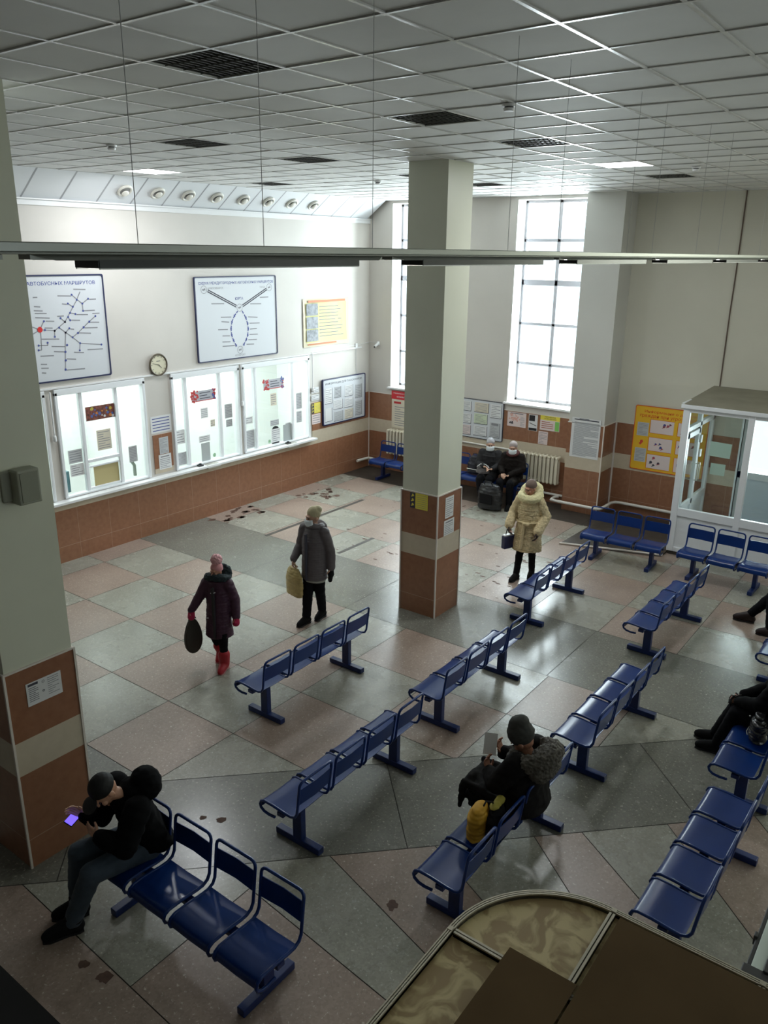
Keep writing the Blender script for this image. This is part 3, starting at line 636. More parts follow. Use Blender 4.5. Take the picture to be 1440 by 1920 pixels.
# clock
t = thing('wall_clock', 'round wall clock with cream face and dark rim above the ticket windows', 'clock', (.0, -5.99, 3.01)); c = Vector((0, -5.99, 3.01)); R = Matrix(((0, 0, 1), (1, 0, 0), (0, 1, 0)))
mb = MB(); mb.cyl(c, c+Vector((.035, 0, 0)), .172, 40); mb.build('face', mat('clock face', (.66, .62, .46), .35), t)
mb = MB(); mb.torus(c+Vector((.035, 0, 0)), .178, .016, R, 40); mb.build('rim', mat('clock rim', (.10, .08, .05), .35), t)
for n_, a, L, wd in (('hour_hand', math.radians(-52-90+180+25), .085, .006), ('minute_hand', 0, .13, .004)):
    a = math.radians(-45) if n_ == 'hour_hand' else math.radians(165)
    d_ = Vector((0, math.cos(a), math.sin(a))); e_ = Vector((0, -d_.z, d_.y)); p = c+Vector((.04, 0, 0)); mb = MB()
    mb.add([p-e_*wd, p+d_*L-e_*wd*.4, p+d_*L+e_*wd*.4, p+e_*wd, p-e_*wd+Vector((.003, 0, 0)), p+d_*L-e_*wd*.4+Vector((.003, 0, 0)), p+d_*L+e_*wd*.4+Vector((.003, 0, 0)), p+e_*wd+Vector((.003, 0, 0))], [(4, 5, 6, 7), (0, 3, 2, 1), (0, 1, 5, 4), (1, 2, 6, 5), (2, 3, 7, 6), (3, 0, 4, 7)]); mb.build(n_, BLACK, t)
mb = MB()
for k in range(12):
    a = k*PI/6; d_ = Vector((0, math.cos(a), math.sin(a))); mb.box((-.002, -.003, -.012), (.002, .003, .012), 0, Matrix.Translation(c+Vector((.037, 0, 0))+d_*.145) @ Matrix.Rotation(a-PI/2, 4, 'X'))
mb.box((c.x+.036, c.y-.04, c.z+.06), (c.x+.038, c.y+.04, c.z+.068)); mb.build('hour_marks', INK, t)
# ================================================================ BOARDS, POSTERS, NOTICES
def seg(mb, T, a, b, wd, z, mi, z2=.001):
    a = Vector((a[0], a[1])); b = Vector((b[0], b[1])); d = (b-a); L = d.length; ang = math.atan2(d.y, d.x); c = (a+b)/2
    mb.box((-L/2, -wd/2, z), (L/2, wd/2, z+z2), mi, T @ Matrix.Translation((c.x, c.y, 0)) @ Matrix.Rotation(ang, 4, 'Z'))
def dot(mb, T, p, r, z, mi, n=12):
    vs = [T @ Vector((p[0]+r*math.cos(2*PI*k/n), p[1]+r*math.sin(2*PI*k/n), z)) for k in range(n)]; mb.add(vs, [tuple(range(n))], mi)
def ring(mb, T, p, r, wd, z, mi, n=20):
    a = [T @ Vector((p[0]+q*math.cos(2*PI*k/n), p[1]+q*math.sin(2*PI*k/n), z)) for q in (r, r-wd) for k in range(n)]
    mb.add(a, [(k, (k+1) % n, n+(k+1) % n, n+k) for k in range(n)], mi)
def frame(T, x0, y0, x1, y1, wd, d, m, parent, name='frame'):
    mb = MB(); r = .03
    pts = []
    for cx, cy, a0 in ((x1-r, y1-r, 0), (x0+r, y1-r, 90), (x0+r, y0+r, 180), (x1-r, y0+r, 270)):
        for k in range(5): a = math.radians(a0+k*22.5); pts.append((cx+r*math.cos(a), cy+r*math.sin(a)))
    n = len(pts); ctr = ((x0+x1)/2, (y0+y1)/2); inn = []
    for (x, y) in pts: inn.append((x+(wd if x < ctr[0] else -wd), y+(wd if y < ctr[1] else -wd)))
    vs = [T @ Vector((x, y, z)) for z in (0, d) for L in (pts, inn) for x, y in L]
    fs = []
    for k in range(n):
        j = (k+1) % n; fs += [(2*n+k, 2*n+j, 3*n+j, 3*n+k), (k, j, 2*n+j, 2*n+k), (n+k, 3*n+k, 3*n+j, n+j)]
    mb.add(vs, fs); return mb.build(name, m, parent)
TL0 = T_left(0, 0)
BOARDW = mat('white glossy board', (.62, .64, .67), .35)
# --- route map, left
t = thing('route_map_board', 'large white route map with blue frame and red dot, partly behind the near column', 'map', (0, -8, 2.95))
mb = MB(); fbox(mb, TL0, -9.4, 2.96, -6.95, 4.52, 0, .02); mb.build('panel', BOARDW, t); frame(TL0, -9.42, 2.94, -6.93, 4.53, .022, .03, NAVY, t)
text('title', 'СХЕМА ПРИГОРОДНЫХ АВТОБУСНЫХ МАРШРУТОВ', T_left(-8.16, 4.40, .021), .065, 2.16, BLUEI, t, True)
M1 = [[(-7.36, 4.27), (-7.43, 4.15), (-7.67, 3.83), (-7.86, 3.71), (-8.02, 3.73), (-8.1, 3.74)], [(-7.51, 4.23), (-7.43, 4.16), (-7.34, 4.09), (-7.23, 4.16)], [(-7.34, 4.09), (-7.34, 3.98)], [(-7.59, 4.1), (-7.51, 4.05)], [(-7.57, 3.96), (-7.48, 3.94)], [(-7.74, 3.89), (-7.67, 3.83)], [(-7.61, 3.9), (-7.58, 3.85)], [(-7.78, 3.75), (-7.57, 3.59), (-7.45, 3.49), (-7.07, 3.44)], [(-7.57, 3.59), (-7.47, 3.65), (-7.36, 3.73), (-7.25, 3.81), (-7.13, 3.89)], [(-7.68, 3.67), (-7.61, 3.73)], [(-7.68, 3.67), (-7.71, 3.48), (-7.75, 3.11)], [(-7.45, 3.49), (-7.47, 3.38)], [(-7.86, 3.71), (-7.87, 3.62)], [(-8.1, 3.74), (-8.02, 3.86)], [(-8.09, 3.72), (-8.11, 3.44), (-8.16, 3.44)], [(-8.15, 3.51), (-8.0, 3.5), (-8.0, 3.54)], [(-8.1, 3.74), (-8.5, 3.9), (-8.9, 4.2)], [(-8.1, 3.74), (-8.6, 3.5), (-9.1, 3.3)]]
L1 = [((-7.75, 4.22), (-7.52, 4.21)), ((-7.69, 4.1), (-7.61, 4.09)), ((-7.47, 4.31), (-7.26, 4.3)), ((-7.21, 4.15), (-7.09, 4.15)), ((-7.32, 3.98), (-7.13, 3.98)), ((-7.46, 3.93), (-7.26, 3.92)), ((-7.18, 3.93), (-7.05, 3.93)), ((-7.79, 3.92), (-7.68, 3.92)), ((-7.56, 3.85), (-7.41, 3.84)), ((-7.24, 3.8), (-7.07, 3.79)), ((-7.34, 3.72), (-7.11, 3.71)), ((-7.45, 3.65), (-7.24, 3.63)), ((-7.59, 3.72), (-7.53, 3.71)), ((-7.99, 3.86), (-7.85, 3.85)), ((-8.02, 3.76), (-7.89, 3.75)), ((-8.09, 3.6), (-7.8, 3.58)), ((-7.94, 3.48), (-7.72, 3.46)), ((-7.91, 3.4), (-7.73, 3.38)), ((-7.57, 3.36), (-7.4, 3.34)), ((-7.33, 3.38), (-7.05, 3.37)), ((-7.71, 3.27), (-7.55, 3.25)), ((-7.73, 3.1), (-7.41, 3.09)), ((-8.15, 4.21), (-8.08, 4.21)), ((-8.15, 4.08), (-8.05, 4.07)), ((-8.16, 4.02), (-8.02, 4.01)), ((-8.15, 3.98), (-7.96, 3.97)), ((-8.15, 3.92), (-7.92, 3.9)), ((-8.14, 3.35), (-7.92, 3.34)), ((-8.15, 3.23), (-8.05, 3.22)), ((-8.15, 3.17), (-8.03, 3.16)), ((-8.15, 3.1), (-8.08, 3.09))]
mb = MB()
for pl in M1:
    for a, b in zip(pl, pl[1:]): seg(mb, TL0, a, b, .014, .021, 0)
_a = 0
for pl in M1:
    for p in pl[1:] if pl is M1[0] else (pl[0], pl[-1]): dot(mb, TL0, p, .016, .0235, 1)
for p in ((-7.68, 3.48), (-7.72, 3.38), (-7.73, 3.25), (-7.75, 3.11), (-7.47, 3.65), (-7.36, 3.73), (-7.25, 3.81)): dot(mb, TL0, p, .018, .024, 1)
for a, b in L1: seg(mb, TL0, a, b, .016, .021, 0)
mb.build('map_print', [INKG, BLUEI], t)
mb = MB(); dot(mb, TL0, (-8.1, 3.74), .042, .025, 0, 20); mb.build('red_dot', mat('red dot', (.65, .02, .02), .4), t)
# --- intercity scheme, middle
t = thing('route_map_board', 'white scheme board with thick lines and dashed oval, above the middle ticket windows', 'map', (0, -4.05, 2.95))
mb = MB(); fbox(mb, TL0, -5.07, 2.96, -3.05, 4.44, 0, .02); mb.build('panel', BOARDW, t); frame(TL0, -5.09, 2.94, -3.03, 4.455, .02, .03, NAVY, t)
text('title', 'СХЕМА МЕЖДУГОРОДНЫХ АВТОБУСНЫХ МАРШРУТОВ', T_left(-4.05, 4.335, .021), .058, 1.88, BLUEI, t, True)
text('city_name', 'ЮРГА', T_left(-4.02, 4.05, .021), .05, .2, BLUEI, t, True); text('city_name', 'НОВОСИБИРСК', T_left(-4.59, 4.25, .021), .036, .37, INKG, t); text('city_name', 'ТОМСК', T_left(-3.4, 4.24, .021), .036, .15, INKG, t); text('city_name', 'КЕМЕРОВО', T_left(-4.05, 3.005, .021), .036, .26, INKG, t)
mb = MB()
for a, b in (((-4.78, 4.21), (-4.1, 3.91)), ((-3.29, 4.2), (-3.94, 3.91))):
    n = Vector((-(b[1]-a[1]), b[0]-a[0])).normalized()*.016
    for s in (-1, 1): seg(mb, TL0, (a[0]+n.x*s, a[1]+n.y*s), (b[0]+n.x*s, b[1]+n.y*s), .02, .021, 0)
mb.build('thick_lines', INK, t)
mb = MB()
for arc in ([(-4.07, 3.82), (-4.16, 3.74), (-4.23, 3.63), (-4.26, 3.51), (-4.25, 3.39), (-4.21, 3.29), (-4.15, 3.19)], [(-3.96, 3.82), (-3.87, 3.69), (-3.83, 3.58), (-3.82, 3.48), (-3.84, 3.36), (-3.88, 3.28), (-3.95, 3.19)]):
    for a, b in zip(arc, arc[1:]):
        for f0, f1 in ((0, .4), (.55, .9)): seg(mb, TL0, (a[0]+(b[0]-a[0])*f0, a[1]+(b[1]-a[1])*f0), (a[0]+(b[0]-a[0])*f1, a[1]+(b[1]-a[1])*f1), .022, .021, 0)
    for p in arc[1:]: seg(mb, TL0, (p[0], p[1]-.02), (p[0], p[1]+.02), .036, .0225, 0)
mb.build('dashed_oval', BLUEI, t)
mb = MB()
for p in ((-4.87, 4.23), (-3.22, 4.23), (-4.02, 3.88), (-4.05, 3.1)): ring(mb, TL0, p, .072, .008, .022, 0); seg(mb, TL0, (p[0]-.035, p[1]), (p[0]+.035, p[1]), .02, .0215, 0); seg(mb, TL0, (p[0]-.02, p[1]-.02), (p[0]+.03, p[1]+.03), .01, .0225, 0)
_a = 0
for a, b in [((-4.5, 3.73), (-4.24, 3.72)), ((-4.49, 3.65), (-4.3, 3.63)), ((-4.58, 3.51), (-4.34, 3.5)), ((-4.48, 3.39), (-4.3, 3.38)), ((-4.49, 3.28), (-4.29, 3.27)), ((-4.49, 3.2), (-4.19, 3.19)), ((-3.81, 3.7), (-3.56, 3.68)), ((-3.78, 3.58), (-3.51, 3.57)), ((-3.77, 3.47), (-3.59, 3.47)), ((-3.79, 3.37), (-3.57, 3.36)), ((-3.83, 3.27), (-3.6, 3.26)), ((-3.88, 3.19), (-3.68, 3.18)), ((-4.71, 3.98), (-4.4, 3.97)), ((-3.74, 3.94), (-3.45, 3.93)), ((-3.48, 4.05), (-3.25, 4.05))]: seg(mb, TL0, a, b, .018, .021, 0)
mb.build('map_print', INKG, t)
# --- yellow sagging poster
YP = mat('pale yellow poster', (.66, .64, .20), .45); BEI = mat('beige poster border', (.64, .56, .38), .5)
t = thing('poster', 'pale yellow poster with three grey photos and a beige border high on the ticket wall', 'poster', (0, -1.5, 3)); mb = MB(); nx, ny = 18, 12
def PZ(u, v): return .012+.018*math.exp(-((u-.82-.12*(1-v))/.035)**2)+.006*math.sin(u*9+v*3)
vs = [TL0 @ Vector((-2.25+1.49*i/nx, 2.985+.98*j/ny, PZ(i/nx, j/ny))) for j in range(ny+1) for i in range(nx+1)]
mb.add(vs, [(j*(nx+1)+i, j*(nx+1)+i+1, (j+1)*(nx+1)+i+1, (j+1)*(nx+1)+i) for j in range(ny) for i in range(nx)], 0, True)
for j in range(ny):
    for i in range(nx):
        if i in (0, nx-1) or j in (0, ny-1): mb.m[j*nx+i] = 1
mb.build('sheet', [YP, BEI], t)
mb = MB(); rr = random.Random(4)
for k in range(10):
    z = 3.80-.068*k; u0 = -1.73
    for s in range(8): 
        a = u0+.1*s; d = PZ((a+2.25)/1.49, (z-2.985)/.98)+.004
        if s < 5+rr.randint(0, 3): mb.box((a, z-.007, d-.004), (a+.103, z+.007, d+.002), 0, TL0)
mb.build('print_lines', INKG, t)
mb = MB()
for k, z in enumerate((3.63, 3.36, 3.10)): mb.box((-2.16, z, .028), (-1.80, z+.24, .031), 0, TL0)
mb.build('photo', mat('grey car photo', (.28, .30, .33), .5, noise_amt=.6, nscale=14), t)
mb = MB(); mb.box((-2.1, 3.89, .026), (-.9, 3.935, .028), 0, TL0); mb.box((-2.12, 3.02, .026), (-1.2, 3.05, .028), 0, TL0); mb.build('heading', mat('rust print', (.55, .20, .08), .6), t)
# --- information board by the corner
t = thing('information_board', 'white passenger information board with dark blue frame and ten sheets, near the room corner', 'notice board', (0, -.95, 1.25))
mb = MB(); fbox(mb, TL0, -1.68, 1.25, -.22, 2.24, .015, .045); mb.build('panel', BOARDW, t); frame(T_left(0, 0, .015), -1.70, 1.235, -.20, 2.255, .022, .04, NAVY, t)
text('title', 'ИНФОРМАЦИЯ ДЛЯ ПАССАЖИРОВ', T_left(-.97, 2.145, .046), .055, 1.28, INK, t, True)
for k, (a, b, c_, d_) in enumerate([(-1.62, 1.72, -1.39, 2.05), (-1.3, 1.82, -1.09, 2.05), (-.94, 1.80, -.66, 2.04), (-.57, 1.72, -.34, 2.02), (-1.34, 1.56, -1.03, 1.76), (-.95, 1.55, -.66, 1.75), (-.56, 1.32, -.34, 1.64), (-1.62, 1.32, -1.40, 1.61), (-1.32, 1.29, -1.02, 1.5), (-.95, 1.29, -.66, 1.5)]):
    sheet('sheet', '', T_left(0, 0, .046), a, b, c_, d_, [PAPER, PAPG, PAPER, PAPG, PAPER, PAPER, PAPG, PAPER, PAPG, PAPC][k], 0 if k == 7 else 7, parent=t, ink=INK if k == 1 else INKG)
    mb = MB(); mb.box((a-.006, b-.008, .0455), (c_+.006, b, .052), 0, TL0); mb.box((c_, b-.008, .0455), (c_+.006, d_, .052), 0, TL0); mb.build('pocket_edge', INK, t)
# --- notices on and around the ticket windows
G_ = T_left(0, 0, -.048)
sheet('notice', 'two line notice on white paper between first and second ticket windows', T_left(0, 0, .001), -6.23, 1.82, -5.78, 2.12, PAPER, 5, ink=BLUEI)
sheet('notice', 'grey printed sheet on the brown tile pier between ticket windows, upper one', T_left(0, 0, .015), -6.09, 1.43, -5.89, 1.73, PAPG, 12)
sheet('notice', 'white sheet with a dark heading on the brown tile pier, lower one', T_left(0, 0, .015), -6.12, 1.15, -5.85, 1.42, PAPER, 6, head=.02)
BAN = mat('festive print', (.22, .06, .04), .5, noise_amt=.8, nscale=22)
t = thing('banner', 'dark red festive banner on glass of the first ticket window', 'banner', (-.04, -7.14, 2.34)); mb = MB(); mb.box((-7.44, 2.23, 0), (-6.88, 2.46, .003), 0, G_); mb.build('print', BAN, t)
mb = MB(); rr = random.Random(9); MIX = [mat('print '+n_, c_, .5) for n_, c_ in (('blue', (.08, .12, .35)), ('pale', (.6, .6, .62)), ('orange', (.6, .2, .03)), ('ochre', (.5, .4, .05)))]
for k in range(26): x, z, r = rr.uniform(-7.40, -6.92), rr.uniform(2.26, 2.43), rr.uniform(.012, .03); dot(mb, G_, (x, z), r, .0035+k*.0001, rr.randint(0, 3), 8)
mb.build('ornaments', MIX, t)
for (x0, x1, l, s) in ((-5.25, -4.68, 'second', 1), (-3.40, -2.83, 'third', 2)):
    t = thing('banner', 'red and blue greeting banner with grey lettering on glass of the %s ticket window' % l, 'banner', (-.04, (x0+x1)/2, 2.33)); mb = MB(); mb.box((x0, 2.24, 0), (x1, 2.43, .003), 0, G_); mb.build('print', mat('grey banner', (.42, .42, .46), .5), t)
    mb = MB(); rr = random.Random(s)
    for k in range(22):
        for side in (0, 1):
            x = x0+rr.uniform(-.01, .15) if side == 0 else x1-rr.uniform(-.01, .07)
            dot(mb, G_, (x, rr.uniform(2.23, 2.44)), rr.uniform(.012, .028), .0035+k*.0001, 0 if side == 0 else rr.choice((0, 1)), 8)
    mb.box((x0, 2.235, .003), (x1, 2.25, .004), 0, G_); mb.build('ornaments', [mat('print red', (.5, .03, .03), .5), MIX[0]], t)
    mb = MB(); printed(mb, G_, x0+.17, 2.26, x1-.08, 2.41, .0036, 0, 3, .8, s); mb.build('lettering', INK, t)
FA = [(-7.28, 1.71, -7.01, 2.05, PAPC, 8, 'cream notice in the middle pane of first ticket window below the dark banner'), (-7.83, 1.59, -7.58, 1.81, PAPG, 5, 'grey notice in left pane of the first ticket window, upper one'), (-7.82, 1.37, -7.57, 1.57, PAPER, 5, 'white notice in left pane of the first ticket window, lower one'),
      (-6.69, 1.39, -6.52, 1.67, PAPG, 9, 'grey notice in the right pane of the first ticket window'), (-5.67, 1.52, -5.46, 1.78, PAPER, 5, 'white notice in left pane of the second ticket window, upper one'), (-5.68, 1.12, -5.45, 1.36, PAPG, 9, 'grey notice in left pane of the second ticket window, lower one'),
      (-5.05, 1.91, -4.88, 2.1, PAPER, 5, 'small notice under the greeting banner of the second ticket window'), (-4.83, 1.72, -4.72, 1.85, PAPC, 3, 'tiny cream slip right of the small notice in second ticket window'), (-4.46, 1.82, -4.27, 2.09, PAPG, 8, 'grey sheet in right pane of the second ticket window, upper one'), (-4.44, 1.65, -4.28, 1.79, PAPG, 4, 'grey sheet in right pane of the second ticket window, lower one'),
      (-5.13, 1.46, -4.86, 1.58, PAPER, 3, 'wide label above the grey hatch of the second ticket window'), (-3.96, 1.62, -3.74, 1.76, PAPER, 3, 'label in left pane of the third ticket window, upper one'), (-3.96, 1.12, -3.70, 1.49, PAPG, 10, 'grey sheet in left pane of the third ticket window, lower one'),
      (-3.21, 1.89, -3.04, 2.14, PAPC, 5, 'cream slip under the greeting banner of the third ticket window'), (-2.45, 1.71, -2.28, 2.05, PAPG, 9, 'grey sheet in right pane of the third ticket window, upper one'), (-2.45, 1.42, -2.29, 1.66, PAPG, 7, 'grey sheet in right pane of the third ticket window, lower one'),
      (-3.24, 1.47, -2.99, 1.59, PAPG, 3, 'label above the hatch opening of the third ticket window'), (-2.80, 1.35, -2.64, 1.47, PAPER, 3, 'small white label on the grey hatch flap of the third ticket window')]
for (a, b, c_, d_, m_, r_, l_) in FA: sheet('notice', l_, G_, a, b, c_, d_, m_, r_)
for (a, b, c_, d_, m_, r_, l_) in [(-2.04, 2.0, -1.79, 2.12, PAPER, 3, 'white label right of the third ticket window, topmost of four'), (-2.04, 1.84, -1.78, 1.96, PAPER, 3, 'white label right of the third ticket window, second of four'), (-2.03, 1.32, -1.75, 1.54, PAPP, 4, 'pink label right of the third ticket window, lowest of four')]: sheet('notice', l_, T_left(0, 0, .016), a, b, c_, d_, m_, r_)
def yellow_sign(label, T, x0, y0, x1, y1):
    t = thing('warning_sign', label, 'sign', T @ Vector(((x0+x1)/2, y0, 0))); w_, h_ = x1-x0, y1-y0
    mb = MB(); mb.box((x0, y0, 0), (x1, y1, .003), 0, T); mb.build('panel', YEL, t)
    mb = MB(); mb.box((x0, y0, .003), (x0+w_*.3, y1, .0035), 0, T); mb.build('figure_strip', INK, t)
    mb = MB()
    for k in range(3):
        cy = y0+h_*(.2+.3*k); dot(mb, T, (x0+w_*.15, cy+h_*.06), w_*.05, .004, 0); seg(mb, T, (x0+w_*.06, cy-h_*.06), (x0+w_*.22, cy+h_*.02), w_*.05, .0036, 0)
    mb.build('figures', YEL, t)
    mb = MB(); printed(mb, T, x0+w_*.34, y0+h_*.05, x1-w_*.02, y0+h_*.95, .0036, 0, 7, .88, 3, h_*.02); mb.build('lettering', INKG, t)
yellow_sign('small yellow sign with black figures right of the third ticket window', T_left(0, 0, .016), -2.04, 1.56, -1.75, 1.78)
yellow_sign('yellow sign with black figures on the brown tiles of the middle column', T_far(0, 0, .002, -6.17), 5.51, 1.56, 5.80, 1.78)
sheet('notice', 'tall white sheet on the right face of the middle column, upper one', Matrix(((0, 0, 1, 5.962), (1, 0, 0, 0), (0, 1, 0, 0), (0, 0, 0, 1))), -5.98, 1.43, -5.77, 1.73, PAPER, 9)
sheet('notice', 'white sheet on the right face of the middle column, lower one', Matrix(((0, 0, 1, 5.962), (1, 0, 0, 0), (0, 1, 0, 0), (0, 0, 0, 1))), -6.0, 1.18, -5.74, 1.40, PAPER, 6, head=.02)
t = sheet('notice', 'wide white notice with a bold heading on the brown tiles of the near left column', Matrix(((0, 0, 1, 5.962), (1, 0, 0, 0), (0, 1, 0, 0), (0, 0, 0, 1))), -12.07, 1.45, -11.77, 1.65, PAPER, 0)
TC = Matrix(((0, 0, 1, 5.965), (1, 0, 0, 0), (0, 1, 0, 0), (0, 0, 0, 1))); mb = MB(); mb.box((-12.055, 1.62, 0), (-11.97, 1.64, .001), 0, TC); printed(mb, TC, -12.06, 1.48, -11.96, 1.61, 0, 0, 8, .8, 2); printed(mb, TC, -11.9, 1.48, -11.78, 1.64, 0, 1, 9, .8, 5); ring(mb, TC, (-11.925, 1.62), .012, .004, .001, 1); ring(mb, TC, (-11.93, 1.54), .010, .005, .001, 0); c_ = mb.build('notice_print', [INK, INKG]); c_.parent = t
for v in c_.data.vertices: v.co = v.co-t.location
# hatches and things behind the ticket glass
t = thing('hatch_blind', 'tan paper covered hatch at the foot of the first ticket window', 'hatch', (-.04, -7.15, 1.1)); mb = MB(); mb.box((-7.40, 1.12, 0), (-6.92, 1.47, .004), 0, G_); mb.build('cover', mat('tan paper', (.50, .42, .20), .6), t)
for (a, b, n_) in ((-5.09, -4.88, 'second'), (-2.87, -2.62, 'third')):
    t = thing('hatch_flap', 'grey serving hatch flap at the foot of the %s ticket window' % n_, 'hatch', (-.04, a, 1.09)); mb = MB(); mb.box((a, 1.09, 0), (b, 1.44, .006), 0, G_); mb.build('flap', mat('grey flap', (.42, .45, .45), .4), t)
mb = MB(); vs = [(-3.21, 1.09), (-2.99, 1.09), (-2.98, 1.38), (-3.03, 1.44), (-3.10, 1.46), (-3.17, 1.44), (-3.21, 1.38)]; mb.add([G_ @ Vector((x, z, .002)) for x, z in vs], [tuple(range(7))]); tag(mb.build('hatch_opening', BLACK, origin=(-.05, -3.1, 1.1)), 'dark arched hatch opening at the foot of the third ticket window', 'hatch')
sheet('notice', 'white sheets hung in the arched hatch of third ticket window', G_, -3.22, 1.12, -2.96, 1.40, PAPER, 6)
for (y, l) in ((-4.775, 'second'), (-3.28, 'third')):
    t = thing('sticker', 'round green sticker low on glass of the %s ticket window' % l, 'sticker', (-.04, y, 1.16)); mb = MB(); dot(mb, G_, (y, 1.16), .037, .001, 0, 20); mb.build('disc', GREEN, t); mb = MB(); ring(mb, G_, (y, 1.16), .026, .008, .002, 0); mb.build('emblem', WHITE, t)
for (y, l) in ((-5.22, 'second'), (-2.83, 'third')):
    t = thing('intercom', 'small black intercom lying on sill of the %s ticket window' % l, 'intercom', (.06, y, 1.045)); mb = MB(); mb.box((.02, y-.055, 1.045), (.09, y+.055, 1.075)); mb.build('base', BLACK, t, bevel=.008); mb = MB(); mb.ell((.05, y, 1.085), (.025, .035, .02)); mb.build('speaker', BLACK, t)
for (y, l) in ((-4.95, 'second'), (-2.75, 'third')):
    mb = MB(); mb.box((.03, y-.15, 1.045), (.12, y+.12, 1.053)); mb.box((.02, y-.17, .985), (.165, y+.14, .998)); tag(mb.build('coin_tray', STEEL, origin=(.06, y, 1.04)), 'flat metal coin tray set in sill of the %s ticket window' % l, 'tray')
mb = MB(); mb.box((-.35, -7.90, 1.06), (-.25, -7.72, 1.42)); tag(mb.build('monitor', mat('teal screen', (.10, .22, .26), .3), origin=(-.3, -7.8, 1.06), bevel=.01), 'teal monitor back behind the first ticket window, bottom left', 'monitor')
mb = MB(); mb.tube([(-.3, -6.42, 1.06), (-.3, -6.42, 1.25), (-.3, -6.47, 1.33)], .03, 8); tag(mb.build('desk_lamp', mat('grey green', (.25, .30, .26), .5), origin=(-.3, -6.42, 1.06)), 'grey green object behind the right pane of the first ticket window', 'lamp')
# --- far wall
TF = T_far(0, 0, .016)
t = thing('information_board', 'white notice board with rows of framed sheets on the far wall behind the seated women', 'notice board', (2.8, 0, 1.1))
mb = MB(); mb.box((1.95, 1.11, 0), (3.59, 1.93, .02), 0, TF); mb.build('panel', BOARDW, t); frame(TF, 1.94, 1.10, 3.60, 1.94, .012, .026, INK, t)
for k, (a, b, c_, d_) in enumerate([(2.59, 1.68, 2.81, 1.88), (2.9, 1.68, 3.24, 1.88), (3.29, 1.60, 3.55, 1.88), (2.59, 1.41, 2.82, 1.61), (2.9, 1.43, 3.22, 1.64), (3.29, 1.18, 3.53, 1.49), (2.6, 1.16, 2.82, 1.36), (2.9, 1.17, 3.22, 1.38), (2.2, 1.68, 2.5, 1.88), (2.2, 1.41, 2.5, 1.61), (2.2, 1.16, 2.5, 1.36)]):
    T2 = T_far(0, 0, .036); sheet('sheet', '', T2, a, b, c_, d_, [PAPER, PAPC, PAPER, PAPER, PAPGR, PAPG, PAPP, PAPER, PAPER, PAPER, PAPER][k], 7, parent=t, head=.05 if k == 5 else 0, ink=INKG)
    mb = MB(); mb.box((a-.006, b-.010, 0), (c_+.006, b, .006), 0, T2); mb.box((c_, b-.008, 0), (c_+.006, d_, .006), 0, T2); mb.build('pocket_edge', INK, t)
t = thing('poster', 'white poster with red heading beside the left far window', 'poster', (.95, 0, 1.04)); mb = MB(); mb.box((.69, 1.04, 0), (1.22, 1.72, .004), 0, TF); mb.build('sheet', PAPC, t); mb = MB(); mb.box((.68, 1.70, 0), (1.23, 1.89, .006), 0, TF); mb.build('heading_band', mat('bright red', (.62, .02, .03), .5), t)
text('lettering', 'Уважаемые', T_far(.94, 1.84, .023), .03, .42, WHITE, t); text('lettering', 'клиенты', T_far(.98, 1.76, .023), .035, .3, WHITE, t)
mb = MB(); mb.box((.75, 1.60, .004), (.95, 1.65, .005), 0, TF); mb.build('red_block', RED, t); mb = MB(); printed(mb, TF, .74, 1.08, 1.18, 1.55, .0045, 0, 9, .8, 8); mb.build('print', INKG, t)
t = sheet('poster', 'landscape poster with a reddish map drawing, leftmost under the tall window sill', TF, 3.69, 1.475, 4.12, 1.775, PAPP, 0, 'poster')
mb = MB(); rr = random.Random(2); off = t.location
for k in range(40): mb_ = (3.85+rr.gauss(0, .05), 1.64+rr.gauss(0, .04)); dot(mb, TF, mb_, rr.uniform(.008, .02), .0032+k*.00002, 0, 7)
for k in range(14): dot(mb, TF, (3.78+rr.gauss(0, .03), 1.56+rr.gauss(0, .02)), .012, .0045, 1, 7)
printed(mb, TF, 3.98, 1.50, 4.10, 1.70, .003, 2, 8); mb.box((3.76, 1.745, .003), (4.05, 1.757, .0035), 1, TF)
c_ = mb.build('print', [mat('salmon print', (.70, .38, .32), .6), INK, INKG]); c_.parent = t
for v in c_.data.vertices: v.co = v.co-off
t = thing('poster', 'narrow black and white poster between the map poster and yellow poster', 'poster', (4.27, 0, 1.45)); mb = MB(); mb.box((4.18, 1.44, 0), (4.38, 1.775, .003), 0, TF); mb.build('sheet', PAPER, t)
mb = MB(); mb.box((4.19, 1.64, .003), (4.32, 1.76, .0036), 0, TF); mb.box((4.19, 1.445, .003), (4.37, 1.50, .0036), 0, TF); seg(mb, TF, (4.2, 1.60), (4.36, 1.55), .012, .0034, 0); mb.build('print', BLACK, t)
t = thing('poster', 'yellow headed poster with green column, right one under the tall window', 'poster', (4.65, 0, 1.5)); mb = MB(); mb.box((4.44, 1.49, 0), (4.87, 1.79, .003), 0, TF); mb.build('sheet', PAPP, t)
mb = MB(); mb.box((4.44, 1.70, .003), (4.87, 1.79, .0035), 0, TF); mb.build('heading_band', YEL, t); mb = MB(); mb.box((4.77, 1.50, .003), (4.86, 1.69, .0035), 0, TF); mb.build('green_column', mat('bright green', (.22, .55, .12), .5), t)
text('lettering', 'ПРАВИЛА', T_far(4.66, 1.765, .0205), .022, .24, INK, t, True); text('lettering', 'ПОВЕДЕНИЯ', T_far(4.66, 1.728, .0205), .022, .26, INK, t, True)
mb = MB(); printed(mb, TF, 4.45, 1.52, 4.75, 1.68, .0035, 0, 4, .85, 6, .014); mb.build('print', mat('rust', (.4, .12, .08), .6), t)
sheet('notice', 'small pinkish sheet hanging below the yellow headed poster', TF, 4.42, 1.19, 4.63, 1.46, PAPP, 8)
